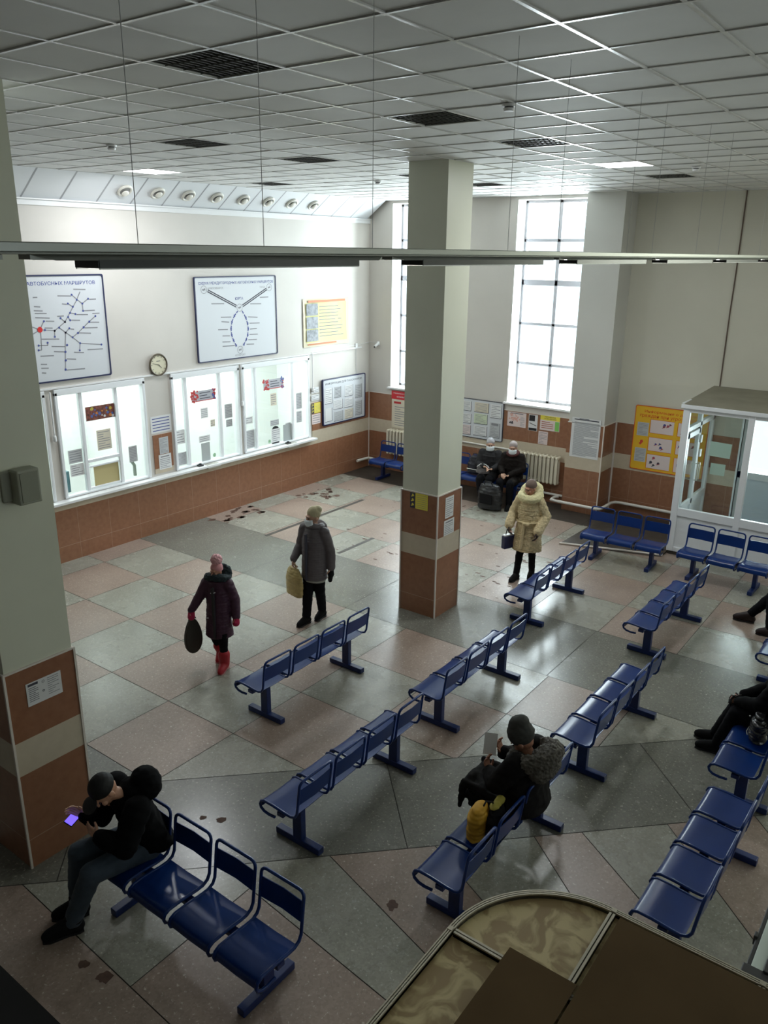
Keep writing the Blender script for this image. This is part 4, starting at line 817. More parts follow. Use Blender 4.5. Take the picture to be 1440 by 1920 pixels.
t = thing('poster', 'large white sheet of dense rules on the front of the pilaster', 'poster', (5.5, -.3, 1.12)); TPp = T_far(0, 0, .002, -.3); mb = MB(); mb.box((5.25, 1.12, 0), (5.84, 1.90, .004), 0, TPp); mb.build('sheet', PAPER, t)
mb = MB(); printed(mb, TPp, 5.26, 1.15, 5.83, 1.82, .004, 0, 34, .88, 12, .0115); mb.box((5.3, 1.855, .004), (5.8, 1.875, .005), 1, TPp); mb.box((5.4, 1.88, .004), (5.6, 1.89, .005), 1, TPp); mb.build('print', [mat('mid grey ink', (.33, .34, .36), .7), INK], t)
TY = T_far(0, 0, .004, .286); t = thing('information_board', 'orange yellow safety board with drawings and Russian heading left of the entrance', 'notice board', (7, .28, .93))
mb = MB(); mb.box((6.29, .94, 0), (7.66, 2.17, .02), 0, TY); mb.build('panel', ORY, t); frame(TY, 6.28, .93, 7.66, 2.18, .012, .024, ORED, t)
TY2 = T_far(0, 0, .0245, .286)
text('title', 'Информация о действиях', T_far(7.02, 2.075, .0248, .286), .065, 1.12, ORED, t, True); text('title', 'граждан при угрозе теракта', T_far(6.99, 1.985, .0248, .286), .065, 1.22, ORED, t, True)
for k, (a, b, c_, d_) in enumerate([(6.35, 1.60, 6.57, 1.86), (6.35, 1.09, 6.57, 1.36), (6.60, 1.68, 7.04, 1.93), (6.60, 1.335, 7.04, 1.59), (6.60, .99, 7.04, 1.26), (7.12, 1.68, 7.55, 1.93), (7.12, 1.335, 7.55, 1.59), (7.12, .99, 7.55, 1.26)]):
    s_ = sheet('sheet', '', TY2, a, b, c_, d_, PAPG if k < 2 else PAPP, 9 if k < 2 else 0, parent=t)
    if k >= 2:
        mb = MB(); rr = random.Random(k)
        for q in range(4):
            x = a+.06+rr.random()*(c_-a-.12); z = b+.05+rr.random()*(d_-b-.1)
            dot(mb, TY2, (x, z), rr.uniform(.015, .03), .003, rr.randint(0, 2), 7); seg(mb, TY2, (x-.03, z-.03), (x+.03, z), .012, .0035, rr.randint(0, 2))
        mb.build('drawing', [INK, mat('dusky red', (.4, .08, .1), .6), BLUEI], s_)
        mb = MB(); mb.box((a-.01, b-.008, 0), (c_+.01, b-.002, .002), 0, TY2); mb.box((a-.01, d_+.002, 0), (c_+.01, d_+.008, .002), 0, TY2); mb.box((a-.012, b, 0), (a-.005, d_, .002), 0, TY2); mb.build('picture_border', ORED, t)
mb = MB(); dot(mb, TY2, (6.46, 1.49), .035, .002, 0, 5); dot(mb, TY2, (6.44, 1.45), .03, .003, 0, 4); mb.build('emblem', mat('red emblem', (.6, .05, .03), .5), t)
# ================================================================ BENCHES
def make_bench(name, label, n=4):
    """seats face local -x, row runs along local y, foot bars span x -0.25..0.25"""
    L = .46*n; t = thing(name, label, 'bench', (0, 0, 0), local=True)
    # tube profile of one chair side
    prof = [(-.10, .335), (-.17, .330), (-.225, .338), (-.262, .362), (-.272, .395), (-.258, .428), (-.22, .445), (-.12, .443), (.03, .428), (.09, .428), (.135, .448), (.158, .49), (.166, .55), (.180, .66), (.194, .765)]
    chair = []
    for k in range(n):
        yc = -L/2+.23+.46*k
        if k == 0:
            h = .20; mb = MB(); pts = [(x, yc-h, z) for x, z in prof]
            for a in (0, 30, 60, 90): a = math.radians(a); pts.append((.194+.008*math.sin(a), yc-h+.045*(1-math.cos(a)), .765+.045*math.sin(a)))
            for a in (90, 60, 30, 0): a = math.radians(a); pts.append((.194+.008*math.sin(a), yc+h-.045*(1-math.cos(a)), .765+.045*math.sin(a)))
            pts += [(x, yc+h, z) for x, z in prof[::-1]]
            mb.tube(pts, .0125, 8); fr = mb.build('tube_frame', BLUE, t)
            sp = [(-.262, .372), (-.270, .40), (-.254, .432), (-.22, .450), (-.12, .448), (0, .437), (.08, .432), (.112, .436)]
            mb = MB(); vs = []; 
            for x, z in sp:
                for y in (yc-h+.004, yc, yc+h-.004): vs.append((x, y, z-(.006 if y == yc else 0)))
            m_ = len(sp); o_ = len(vs); vs += [(a, b, c-.005) for a, b, c in vs]
            fs = [(i*3+j, i*3+j+1, (i+1)*3+j+1, (i+1)*3+j) for i in range(m_-1) for j in range(2)]; fs = [f[::-1] for f in fs]+[tuple(o_+i for i in f) for f in fs]
            for i in range(m_-1): fs += [(i*3, (i+1)*3, o_+(i+1)*3, o_+i*3), (i*3+2, o_+i*3+2, o_+(i+1)*3+2, (i+1)*3+2)]
            fs += [((m_-1)*3+j, (m_-1)*3+j+1, o_+(m_-1)*3+j+1, o_+(m_-1)*3+j) for j in range(2)]+[(j+1, j, o_+j, o_+j+1) for j in range(2)]
            mb.add(vs, fs, 0, True); se = mb.build('seat', BLUE, t)
            bp = [(.168, .575), (.174, .62), (.182, .68), (.189, .735)]; mb = MB(); vs = []
            for x, z in bp:
                for y, dx in ((yc-h+.004, 0), (yc, .012), (yc+h-.004, 0)): vs.append((x+dx, y, z))
            o_ = len(vs); vs += [(a+.005, b, c) for a, b, c in vs]; m_ = 4
            fs = [(i*3+j, i*3+j+1, (i+1)*3+j+1, (i+1)*3+j) for i in range(m_-1) for j in range(2)]; fs = [f[::-1] for f in fs]+[tuple(o_+i for i in f) for f in fs]
            for i in range(m_-1): fs += [(i*3, (i+1)*3, o_+(i+1)*3, o_+i*3), (i*3+2, o_+i*3+2, o_+(i+1)*3+2, (i+1)*3+2)]
            fs += [((m_-1)*3+j, (m_-1)*3+j+1, o_+(m_-1)*3+j+1, o_+(m_-1)*3+j) for j in range(2)]+[(j+1, j, o_+j, o_+j+1) for j in range(2)]
            mb.add(vs, fs, 0, True); bk_ = mb.build('backrest', BLUE, t); chair = [fr, se, bk_]
        else:
            for c in chair: d = c.copy(); COL.objects.link(d); d.parent = t; d.location = (0, .46*k, 0)
    mb = MB(); mb.box((-.075, -L/2+.03, .365), (-.005, L/2-.03, .405)); mb.build('beam', BLUE2, t, bevel=.004)
    for s in (-1, 1):
        y = s*(L/2-.22)
        if s == -1:
            mb = MB(); mb.box((-.05, y-.03, .05), (.05, y+.03, .37)); lg = mb.build('leg', BLUE2, t, bevel=.004)
            mb = MB(); mb.box((-.25, y-.035, .004), (.25, y+.035, .065)); ft = mb.build('foot_bar', BLUE2, lg, bevel=.006)
        else:
            d = lg.copy(); COL.objects.link(d); d.parent = t; d.location = (0, L-.44, 0)
            e_ = ft.copy(); COL.objects.link(e_); e_.parent = d
    return t
GB_ = 'rows of blue metal waiting benches'
b4 = make_bench('waiting_bench', 'empty four seat bench nearest the ticket wall, left of the middle column', 4); b4['group'] = GB_
b4.location = (5.87, -8.70, 0)
BN = [(7.51, -9.95, 0, 'empty four seat bench standing half on the dark diagonal floor band, behind the phone man'), (7.47, -7.67, 0, 'empty four seat bench with a bright glare, right of the middle column base'),
      (7.04, -4.77, .01, 'empty four seat bench in front of the woman in the fur coat'), (9.02, -9.82, 0, 'four seat bench holding the reading woman and her yellow bag'), (9.06, -7.50, -.01, 'empty four seat bench directly beyond the reading woman'),
      (8.72, -4.65, -.03, 'empty four seat bench pointing at the entrance box'), (10.50, -9.20, -.02, 'empty four seat bench at the right edge beside the kiosk roof'), (10.43, -7.05, 0, 'four seat bench with a dark clad person at the right edge'), (10.25, -4.47, 0, 'bench end at the right edge, farther one beyond the dark clad person'),
      (7.63, -11.88, PI/2, 'four seat bench at lower left with the man using a phone'), (1.66, -.70, PI/2, 'four seat bench in the far corner left of the middle column'), (3.50, -.52, PI/2, 'four seat bench under the notice board with the two seated women')]
for x, y, r, l in BN: dup(b4, (x, y, 0), r, l)
b3 = make_bench('waiting_bench', 'empty three seat bench against the wall left of the entrance box', 3); b3['group'] = GB_
b3.location = (7.24, -2.38, 0); b3.rotation_euler = (0, 0, PI/2+.05)
dup(b3, (8.83, -2.30, 0), PI/2-.02, 'empty three seat bench right in front of the glazed entrance box')
# ================================================================ KIOSK ROOF BELOW THE BALCONY
t = thing('kiosk', 'round cornered kiosk seen from above with patterned tan roof panels and aluminium rails', 'kiosk', (10.9, -13, 0)); ZK = 2.2
MARB = mat('tan patterned laminate', (.42, .33, .17), .5); nt = MARB.node_tree; b_ = nt.nodes['Principled BSDF']
g_ = nt.nodes.new('ShaderNodeNewGeometry'); n_ = nt.nodes.new('ShaderNodeTexNoise'); n_.inputs['Scale'].default_value = 7; n_.inputs['Detail'].default_value = 3; n_.inputs['Distortion'].default_value = 1.6; nt.links.new(g_.outputs['Position'], n_.inputs[0])
r_ = nt.nodes.new('ShaderNodeValToRGB'); r_.color_ramp.elements[0].position = .45; r_.color_ramp.elements[1].position = .6; r_.color_ramp.elements[0].color = (.38, .27, .125, 1); r_.color_ramp.elements[1].color = (.68, .56, .29, 1); nt.links.new(n_.outputs[0], r_.inputs[0]); nt.links.new(r_.outputs[0], b_.inputs[0])
KX, KY, KR = 10.16, -12.03, .51
out = [(KX, -14.9)]+[(KX+KR-KR*math.cos(math.radians(a)), KY-KR+KR*math.sin(math.radians(a))) for a in range(0, 91, 6)]+[(12.9, KY)]
poly = out+[(12.9, -14.9)]
mb = MB(); n = len(poly); mb.add([(x, y, ZK-.012) for x, y in poly]+[(x, y, ZK-.03) for x, y in poly], [tuple(range(n))[::-1], tuple(range(n, 2*n))]+[(k, (k+1) % n, n+(k+1) % n, n+k) for k in range(n)]); mb.build('roof_panel', MARB, t)
mb = MB()
for i in range(len(out)-1):
    a, b = out[i], out[i+1]; mb.add([(a[0], a[1], .03), (b[0], b[1], .03), (b[0], b[1], ZK-.03), (a[0], a[1], ZK-.03)], [(0, 1, 2, 3)])
mb.build('side_panel', mat('kiosk side', (.45, .43, .38), .5), t)
RAIL = mat('kiosk rail', (.56, .52, .42), .35, metal=.6); RG = mat('rail groove', (.02, .018, .015), .7)
def rail(name, pts, w_=.026):
    A = MB(); B = MB(); pts = [Vector(p) for p in pts]; N = len(pts); nn = []
    for i in range(N):
        d = pts[min(i+1, N-1)]-pts[max(i-1, 0)]; d = Vector((d.x, d.y)).normalized(); nn.append(Vector((-d.y, d.x, 0)))
    def strip(mbx, lo, hi, z0, z1):
        vs = []
        for p, q in zip(pts, nn): vs += [p+q*lo+Vector((0, 0, z0)), p+q*hi+Vector((0, 0, z0)), p+q*hi+Vector((0, 0, z1)), p+q*lo+Vector((0, 0, z1))]
        fs = []
        for i in range(N-1):
            for k in range(4): fs.append((i*4+k, i*4+(k+1) % 4, (i+1)*4+(k+1) % 4, (i+1)*4+k))
        fs += [(3, 2, 1, 0), ((N-1)*4, (N-1)*4+1, (N-1)*4+2, (N-1)*4+3)]; mbx.add(vs, fs)
    strip(B, -w_*.5, w_*.5, -.03, .004)
    for a, b in ((-.5, -.26), (-.12, .12), (.26, .5)) if name == 'edge_rail' else ((-.5, -.1), (.1, .5)): strip(A, w_*a, w_*b, -.03, .012)
    r = A.build(name, RAIL, t); B.build('groove', RG, r); return r
rail('edge_rail', [(x, y, ZK) for x, y in out])
rail('cross_rail', [(KX+.02, KY-KR, ZK), (KX+.9, KY-KR, ZK)]); rail('cross_rail', [(KX+KR, KY-.02, ZK), (KX+KR, -13.2, ZK)]); rail('cross_rail', [(11.27, KY-.02, ZK), (11.27, -13.2, ZK)])
for x, y in ((KX, KY-KR), (KX+KR, KY), (11.27, KY)):
    mb = MB(); mb.cyl((x, y, ZK-.05), (x, y, ZK+.014), .016, 4); mb.build('corner_post', RAIL, t)
for x, y in ((KX, KY-KR), (KX+KR, KY), (11.27, KY), (12.8, KY)): 
    mb = MB(); mb.cyl((x, y, .0), (x, y, ZK-.04), .02, 8); mb.build('post', RAIL, t)
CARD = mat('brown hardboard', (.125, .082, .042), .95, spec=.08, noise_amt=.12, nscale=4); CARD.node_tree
def board(label, q, z):
    mb = MB(); mb.add([(x, y, z) for x, y in q]+[(x, y, z+.006) for x, y in q], [(0, 1, 2, 3), (7, 6, 5, 4), (0, 4, 5, 1), (1, 5, 6, 2), (2, 6, 7, 3), (3, 7, 4, 0)][:]); return tag(mb.build('hardboard_sheet', CARD, origin=(q[0][0], q[0][1], z)), label, 'board', 'brown sheets on the kiosk roof')
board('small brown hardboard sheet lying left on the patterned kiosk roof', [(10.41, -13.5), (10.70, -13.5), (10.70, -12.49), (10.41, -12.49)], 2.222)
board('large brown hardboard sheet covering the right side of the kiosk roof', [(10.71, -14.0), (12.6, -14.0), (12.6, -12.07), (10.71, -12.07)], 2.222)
t = thing('poster_stand', 'white panel stand with black frame at the right edge beside the kiosk rail', 'stand', (11.3, -10.8, 0))
mb = MB(); mb.box((11.135, -11.21, 1.46), (11.192, -10.2, 1.50)); mb.build('panel', mat('pale panel', (.62, .70, .64), .4), t, bevel=.002)
mb = MB(); mb.box((11.112, -11.22, 1.40), (11.135, -10.2, 1.49)); mb.box((11.192, -11.22, 1.40), (11.42, -10.2, 1.515)); mb.box((11.10, -11.33, 1.36), (11.42, -11.21, 1.505)); mb.box((11.10, -11.0, 1.44), (11.12, -10.96, 1.5)); mb.build('frame', BLACK, t, bevel=.004)
mb = MB(); mb.box((11.15, -11.2, 0), (11.40, -10.3, 1.41)); mb.build('cabinet', mat('dark cabinet', (.04, .045, .04), .5), t)
# ================================================================ PEOPLE
V = Vector
TMP = bpy.data.scenes.new('work')
def blob(name, prims, m, parent, vox=.009, smooth=3, wr=0, wf=9, seed=0, fuzz=0):
    o = prims.build(name, m, parent); md = o.modifiers.new('r', 'REMESH'); md.mode = 'VOXEL'; md.voxel_size = vox; md.use_smooth_shade = True
    if smooth: s_ = o.modifiers.new('s', 'SMOOTH'); s_.iterations = smooth; s_.factor = .5
    par = o.parent; o.parent = None; COL.objects.unlink(o); TMP.collection.objects.link(o); vl = TMP.view_layers[0]; vl.update(); me = bpy.data.meshes.new_from_object(o.evaluated_get(vl.depsgraph)); o.modifiers.clear(); TMP.collection.objects.unlink(o); COL.objects.link(o); o.parent = par; old = o.data; o.data = me; bpy.data.meshes.remove(old)
    if wr or fuzz:
        N_ = len(me.vertices); co = [0.0]*(3*N_); no = [0.0]*(3*N_); me.vertices.foreach_get('co', co); me.vertices.foreach_get('normal', no)
        for i in range(0, 3*N_, 3):
            x, y, z = co[i:i+3]; d = 0
            if wr: d += wr*(noise.noise((x*wf+seed, y*wf, z*wf*1.9))+.5*noise.noise((x*wf*2.3, y*wf*2.3+seed, z*wf*3.5)))
            if fuzz: d += fuzz*noise.noise((x*70, y*70, z*70))
            co[i] += no[i]*d; co[i+1] += no[i+1]*d; co[i+2] += no[i+2]*d
        me.vertices.foreach_set('co', co); me.update()
    me.materials.clear(); me.materials.append(m); return o
def chain(mb, pts, rz=.04, step=.03):
    for (a, ax, ay), (b, bx, by) in zip(pts, pts[1:]):
        a = V(a); b = V(b); n = max(1, int((b-a).length/step))
        for i in range(n+1): f = i/n; mb.ell(a.lerp(b, f), (ax+(bx-ax)*f, ay+(by-ay)*f, rz), n=20)
def hand(mb, wr, d, nrm, side, curl=.35, k=1, thumb=.8):
    wr = V(wr); d = V(d).normalized(); side = V(side); side = (side-d*side.dot(d)).normalized(); nrm = V(nrm); nrm = (nrm-d*nrm.dot(d)-side*nrm.dot(side)).normalized()
    for i, (L, off) in enumerate(((.070, .030), (.078, .010), (.072, -.010), (.056, -.029))):
        kn = wr+d*(.088-.004*abs(i-1))*k+side*off*k; mb.capsule(wr+side*off*.55*k, .013*k, kn, .0105*k, 8)
        p = kn; dd = d+side*(off*2.2); dd.normalize(); a = curl*.8
        for s_, r0 in ((.45, .0092), (.32, .0084), (.25, .0076)):
            dd = (dd*math.cos(a)+nrm*math.sin(a)).normalized(); q = p+dd*L*s_*k; mb.capsule(p, r0*k, q, (r0-.0008)*k, 8); p = q; a = curl
    t0 = wr+d*.022*k+side*.022*k; t1 = t0+(d*.5+side*.8*thumb+nrm*.25).normalized()*.042*k; t2 = t1+(d*.85+side*.35*thumb+nrm*.3).normalized()*.034*k
    mb.capsule(t0, .014*k, t1, .0105*k, 8); mb.capsule(t1, .0105*k, t2, .0085*k, 8)
SKIN = mat('skin', (.50, .29, .20), .5); SKIND = mat('flushed skin', (.42, .20, .13), .5)
def rot_h(J): return Euler(J.get('hrot', (0, 0, 0)))
def hp(J, x, y, z, k): return V(J['head'])+rot_h(J).to_matrix() @ (V((x, y, z))*k)
def person(label, loc, rz, J, k, skin=SKIN, vox=.006, group=None):
    """one continuous body surface from joint positions (local, facing -y)"""
    t = thing('person', label, 'person', loc, rz, local=True); mb = MB(); R = J.get('hrot', (0, 0, 0))
    mb.ell(hp(J, 0, .008, .015, k), (.074*k, .092*k, .098*k), R); mb.ell(hp(J, 0, -.028, -.05, k), (.052*k, .056*k, .062*k), R)      # skull, jaw
    mb.capsule(hp(J, 0, -.088, .012, k), .007*k, hp(J, 0, -.108, -.022, k), .012*k, 8); mb.ell(hp(J, 0, -.083, .032, k), (.05*k, .014*k, .011*k), R)   # nose, brow
    mb.ell(hp(J, 0, -.078, -.062, k), (.024*k, .013*k, .008*k), R); mb.ell(hp(J, 0, -.075, -.098, k), (.022*k, .018*k, .014*k), R)  # lips, chin
    for s in (-1, 1): mb.ell(hp(J, .076*s, .01, -.008, k), (.011*k, .02*k, .032*k), R); mb.ell(hp(J, .038*s, -.068, -.025, k), (.022*k, .02*k, .02*k), R)
    mb.capsule(J['head'], .05*k, J['neck'], .052*k)
    mb.capsule(J['neck'], .055*k, J['chest'], .09*k)
    chain(mb, [(J['chest'], .14*k, .10*k), ((V(J['chest'])+V(J['pelvis']))/2, .115*k, .085*k), (J['pelvis'], .14*k, .10*k)], .06)
    for s in 'RL':
        mb.capsule(V(J['chest'])+V((0, 0, .05*k)), .06*k, J['sh'+s], .05*k)
        mb.capsule(J['sh'+s], .048*k, J['el'+s], .036*k); mb.capsule(J['el'+s], .036*k, J['wr'+s], .024*k)
        mb.capsule(J['pelvis'], .09*k, J['hip'+s], .085*k); mb.capsule(J['hip'+s], .08*k, J['kn'+s], .052*k); mb.capsule(J['kn'+s], .05*k, J['an'+s], .034*k)
        mb.capsule(J['an'+s], .033*k, J['toe'+s], .026*k)
        h = J['hand'+s]; hand(mb, J['wr'+s], h[0], h[1], h[2], h[3] if len(h) > 3 else .35, k)
    blob('body', mb, skin, t, vox, 1)
    e = MB(); 
    for s in (-1, 1): e.ell(hp(J, .030*s, -.083, .006, k), (.013*k, .006*k, .006*k), R)
    e.build('eyes', INK, t); e = MB(); e.ell(hp(J, 0, -.0925, -.062, k), (.021*k, .004*k, .004*k), R); e.build('mouth', mat('lips', (.35, .10, .09), .5), t); return t
def legs_wear(t, J, m, r0, r1, r2, name='trousers', top=None, wr=.006):
    mb = MB()
    for s in 'RL': mb.capsule(J['pelvis'], r0*1.05, J['hip'+s], r0); mb.capsule(J['hip'+s], r0, J['kn'+s], r1); mb.capsule(J['kn'+s], r1, V(J['kn'+s]).lerp(V(J['an'+s]), .93), r2)
    return blob(name, mb, m, t, .010, 2, wr, 10)
def shoe(t, J, s, m, k, sole=None, shaft=0, r=.045):
    an, toe = V(J['an'+s]), V(J['toe'+s]); d = (toe-an); d.z = 0; d.normalize(); mb = MB(); zf = min(an.z-.075*k, toe.z-.03*k)
    heel = V((an.x, an.y, toe.z))-d*.04*k; mb.capsule(heel+V((0, 0, .012)), .042*k, V((an.x, an.y, an.z)), r*k)
    mb.capsule(an, r*k, toe+V((0, 0, .008)), .040*k); mb.capsule(heel, .036*k, toe, .036*k); mb.capsule(V((an.x, an.y, toe.z))+d*.05, .04*k, toe+d*.02, .034*k)
    if shaft: kn = V(J['kn'+s]); mb.capsule(an, r*k, an.lerp(kn, shaft), r*1.15*k)
    b = blob('boot' if shaft else 'shoe', mb, m, t, .008, 2)
    sb = MB(); side = V((-d.y, d.x, 0)); z0 = toe.z-.036*k; L0 = heel-d*.03*k; L1 = toe+d*.045*k; w_ = .042*k; pts = []
    for p, q in ((L0, .7), (heel, 1), (V((an.x, an.y, 0))+d*.03, .82), (toe, 1.05), (L1, .6)): pts.append((p, q*w_))
    vs = []
    for z in (z0, z0+.016*k): vs += [V(((p+side*q).x, (p+side*q).y, z)) for p, q in pts]+[V(((p-side*q).x, (p-side*q).y, z)) for p, q in pts[::-1]]
    n = len(vs)//2; sb.add(vs, [tuple(range(n))[::-1], tuple(range(n, 2*n))]+[(i, (i+1) % n, n+(i+1) % n, n+i) for i in range(n)]); sb.build('sole', sole or BLACK, b)
def mask(t, J, k):
    mb = MB(); n = 9; vs = []; R = rot_h(J).to_matrix()
    for j in range(5):
        z = -.008-.024*j
        for i in range(n): a = math.radians(-62+124*i/(n-1)); r = (.084+.026*math.cos(a)*(1 if 0 < j < 4 else .6)); vs.append(V(J['head'])+R @ (V((r*math.sin(a)*.92, -.008-r*math.cos(a), z))*k))
    mb.add(vs, [(j*n+i, j*n+i+1, (j+1)*n+i+1, (j+1)*n+i) for j in range(4) for i in range(n-1)], 0, True); o = mb.build('face_mask', mat('pale mask', (.70, .76, .80), .7), t)
    md = o.modifiers.new('th', 'SOLIDIFY'); md.thickness = .004; return o
def cap(t, J, k, m, name='hat', h=.13, brim=.0, wr=.0, slouch=(0, 0, 0), fuzz=0, rx=.086, low=.0):
    mb = MB(); R = J.get('hrot', (0, 0, 0)); mb.ell(hp(J, 0, .024, .055-low, k), (rx*k, .098*k, h*.58*k), R); mb.ell(hp(J, 0, .030, .030-low, k), (rx*1.02*k, .094*k, .040*k), R)
    if any(slouch): mb.ell(hp(J, slouch[0], .03+slouch[1], .09+slouch[2], k), (.07*k, .08*k, .06*k), R)
    return blob(name, mb, m, t, .008, 2, wr, 14, 0, fuzz)
def stand(S, **kw):
    k = S/1.65
    J = dict(pelvis=(0, 0, .90), chest=(0, .01, 1.24), neck=(0, .012, 1.40), head=(0, -.015, 1.53), shR=(-.165, .01, 1.34), shL=(.165, .01, 1.34), elR=(-.22, .03, 1.08), elL=(.22, .03, 1.08), wrR=(-.23, -.04, .86), wrL=(.23, -.04, .86),
             hipR=(-.08, 0, .86), hipL=(.08, 0, .86), knR=(-.09, -.03, .48), knL=(.09, -.03, .48), anR=(-.09, .02, .085), anL=(.09, .02, .085), toeR=(-.10, -.12, .036), toeL=(.10, -.12, .036))
    J.update({a: b for a, b in kw.items() if not a.startswith('hand') and a != 'hrot'})
    J = {a: tuple(c*k for c in b) for a, b in J.items()}
    J['hrot'] = kw.get('hrot', (0, 0, 0)); J['handR'] = kw.get('handR', ((0, -.1, -1), (1, 0, 0), (0, -1, 0))); J['handL'] = kw.get('handL', ((0, -.1, -1), (-1, 0, 0), (0, -1, 0))); return J, k
BLK = mat('black cloth', (.008, .008, .009), .9, spec=.2); BLKT = mat('black trousers', (.006, .006, .008), .9, spec=.15)
# ---- girl with pink pompom hat
J, k = stand(1.36, hrot=(.02, 0, -.25), elR=(-.27, -.02, 1.12), wrR=(-.37, -.12, .93), elL=(.24, .06, 1.08), wrL=(.27, .0, .84), hipR=(-.085, 0, .84), knR=(-.09, .02, .46), anR=(-.06, .17, .16), toeR=(-.06, .04, .075), knL=(.09, -.10, .48), anL=(.08, -.08, .085), toeL=(.08, -.23, .036), handR=((-.2, -.1, -1), (1, 0, 0), (0, -1, 0), .8))
g = person('child in pink pompom hat, dark plum coat and red boots, carrying a dark bag', (4.62, -8.92, 0), math.radians(26), J, k, SKIND, .007)
PLUM = mat('plum padded coat', (.045, .010, .030), .55); TEAL = mat('dark teal fur hood', (.012, .022, .026), .9)
mb = MB(); chain(mb, [((0, .012, 1.13), .13, .09), ((0, .01, 1.0), .150, .105), ((0, 0, .80), .152, .118), ((0, 0, .62), .165, .13), ((0, -.005, .44), .178, .145)], .03)
mb.capsule(V(J['shR']), .07, V(J['elR']), .062); mb.capsule(V(J['elR']), .062, V(J['wrR']), .048); mb.capsule(V(J['shL']), .07, V(J['elL']), .062); mb.capsule(V(J['elL']), .062, V(J['wrL']), .05)
blob('coat', mb, PLUM, g, .011, 3, .007, 12)
mb = MB(); mb.box((-.012, -.165, .45), (.012, -.118, 1.1)); mb.build('coat_zip', BLACK, g)
mb = MB(); mb.tube([(-.03, -.135, 1.03), (0, -.15, 1.035), (.03, -.135, 1.045)], .006, 6); mb.tube([(-.11, -.135, .70), (-.07, -.15, .71)], .005, 6); mb.build('reflective_tab', WHITE, g)
mb = MB(); mb.torus((0, .03, 1.17), .115, .05, Matrix.Rotation(-.35, 3, 'X')); mb.ell((.02, .12, 1.20), (.13, .075, .12)); blob('hood', mb, TEAL, g, .010, 2, .01, 20, 0, .008)
cap(g, J, k, mat('pink knit', (.55, .25, .26), .8), 'hat', .15)
mb = MB(); mb.ell(hp(J, 0, .03, .175, k), (.07, .07, .068)); blob('pompom', mb, mat('pale pink fur', (.70, .38, .40), .9), g, .008, 1, 0, 9, 0, .012)
legs_wear(g, J, BLKT, .075, .058, .042)
REDB = mat('red boot', (.42, .012, .025), .5)
for s in 'RL': shoe(g, J, s, REDB, k*1.25, mat('pink sole', (.5, .2, .2), .6), .40, .062)
MIT = mat('crimson mitten', (.40, .01, .06), .8)
for s in 'RL':
    w0 = V(J['wr'+s]); mb = MB(); mb.capsule(w0, .038, w0+V((0, -.015, -.08)), .046); mb.capsule(w0+V((0, -.02, -.03)), .016, w0+V((.0, -.055, -.06)), .015); blob('mitten', mb, MIT, g, .007, 1)
# bag held by the girl
def in_world(o, loc, rz): o.location = loc; o.rotation_euler = (0, 0, rz)
hw = g.location+Euler((0, 0, g.rotation_euler.z)).to_matrix() @ V(J['wrR'])+V((0, 0, -.09))
t = thing('handbag', 'flat dark oval bag hanging from the child in the pink hat', 'bag', hw, math.radians(82), local=True); mb = MB()
n = 26; prof = [(math.sin(a)*(.115 if math.sin(a) > 0 else .115)*(1-.25*math.cos(a)), -.245-.235*math.cos(a)*-1) for a in [2*PI*i/n for i in range(n)]]
mb.add([(x, s*.028*(1-.2*abs(z+.24)/.24), z) for s in (-1, 1) for x, z in prof], [tuple(range(n)), tuple(range(n, 2*n))[::-1]]+[(i, n+i, n+(i+1) % n, (i+1) % n) for i in range(n)], 0, True)
mb.build('bag_body', mat('dark olive fabric', (.035, .03, .022), .7), t, bevel=.008); mb = MB(); mb.tube([(-.05, 0, -.03), (-.03, 0, .015), (.03, 0, .015), (.05, 0, -.03)], .007, 6); mb.build('handle', BLACK, t)
# ---- woman in grey jacket
J, k = stand(1.64, hrot=(.1, 0, -.45), elR=(-.22, .0, 1.1), wrR=(-.24, -.14, .93), elL=(.225, .07, 1.07), wrL=(.25, .04, .83), knR=(-.07, -.06, .48), anR=(-.05, -.14, .085), toeR=(-.07, -.28, .036), knL=(.07, .02, .47), anL=(.03, .14, .10), toeL=(.03, .01, .04), handR=((0, -.1, -1), (1, 0, 0), (0, -1, 0), .9))
g = person('woman in beige cap and grey jacket walking with a yellow shopping bag', (4.68, -7.24, 0), math.radians(8), J, k, SKIN, .007)
GREY = mat('grey mauve quilt', (.115, .10, .105), .7)
mb = MB(); chain(mb, [((0, .015, 1.36), .135, .105), ((0, .01, 1.2), .178, .145), ((0, 0, 1.0), .175, .15), ((0, 0, .80), .19, .16), ((0, 0, .66), .195, .16)], .03)
for s in 'RL': mb.capsule(V(J['sh'+s])*1.0, .072, V(J['el'+s]), .066); mb.capsule(V(J['el'+s]), .066, V(J['wr'+s]), .055)
blob('jacket', mb, GREY, g, .011, 3, .007, 9, 3)
mb = MB(); mb.box((-.03, -.185, .66), (-.012, -.14, 1.32)); mb.build('jacket_zip', INK, g)
mb = MB(); mb.ell((0, .13, 1.36), (.13, .07, .09)); mb.torus((0, .02, 1.40), .10, .04, Matrix.Rotation(-.2, 3, 'X')); blob('hood', mb, mat('grey hood', (.14, .125, .13), .75), g, .010, 2, .006, 15)
mb = MB(); chain(mb, [((0, 0, .66), .185, .14), ((0, 0, .62), .18, .135)], .02); blob('sweater_hem', mb, mat('light grey knit', (.40, .40, .36), .8), g, .012, 1)
cap(g, J, k, mat('beige cap', (.48, .42, .26), .75), 'hat', .17, slouch=(.0, .04, .0)); mask(g, J, k)
legs_wear(g, J, BLKT, .088, .075, .06)
for s in 'RL': shoe(g, J, s, BLK, k, None, .2, .05)
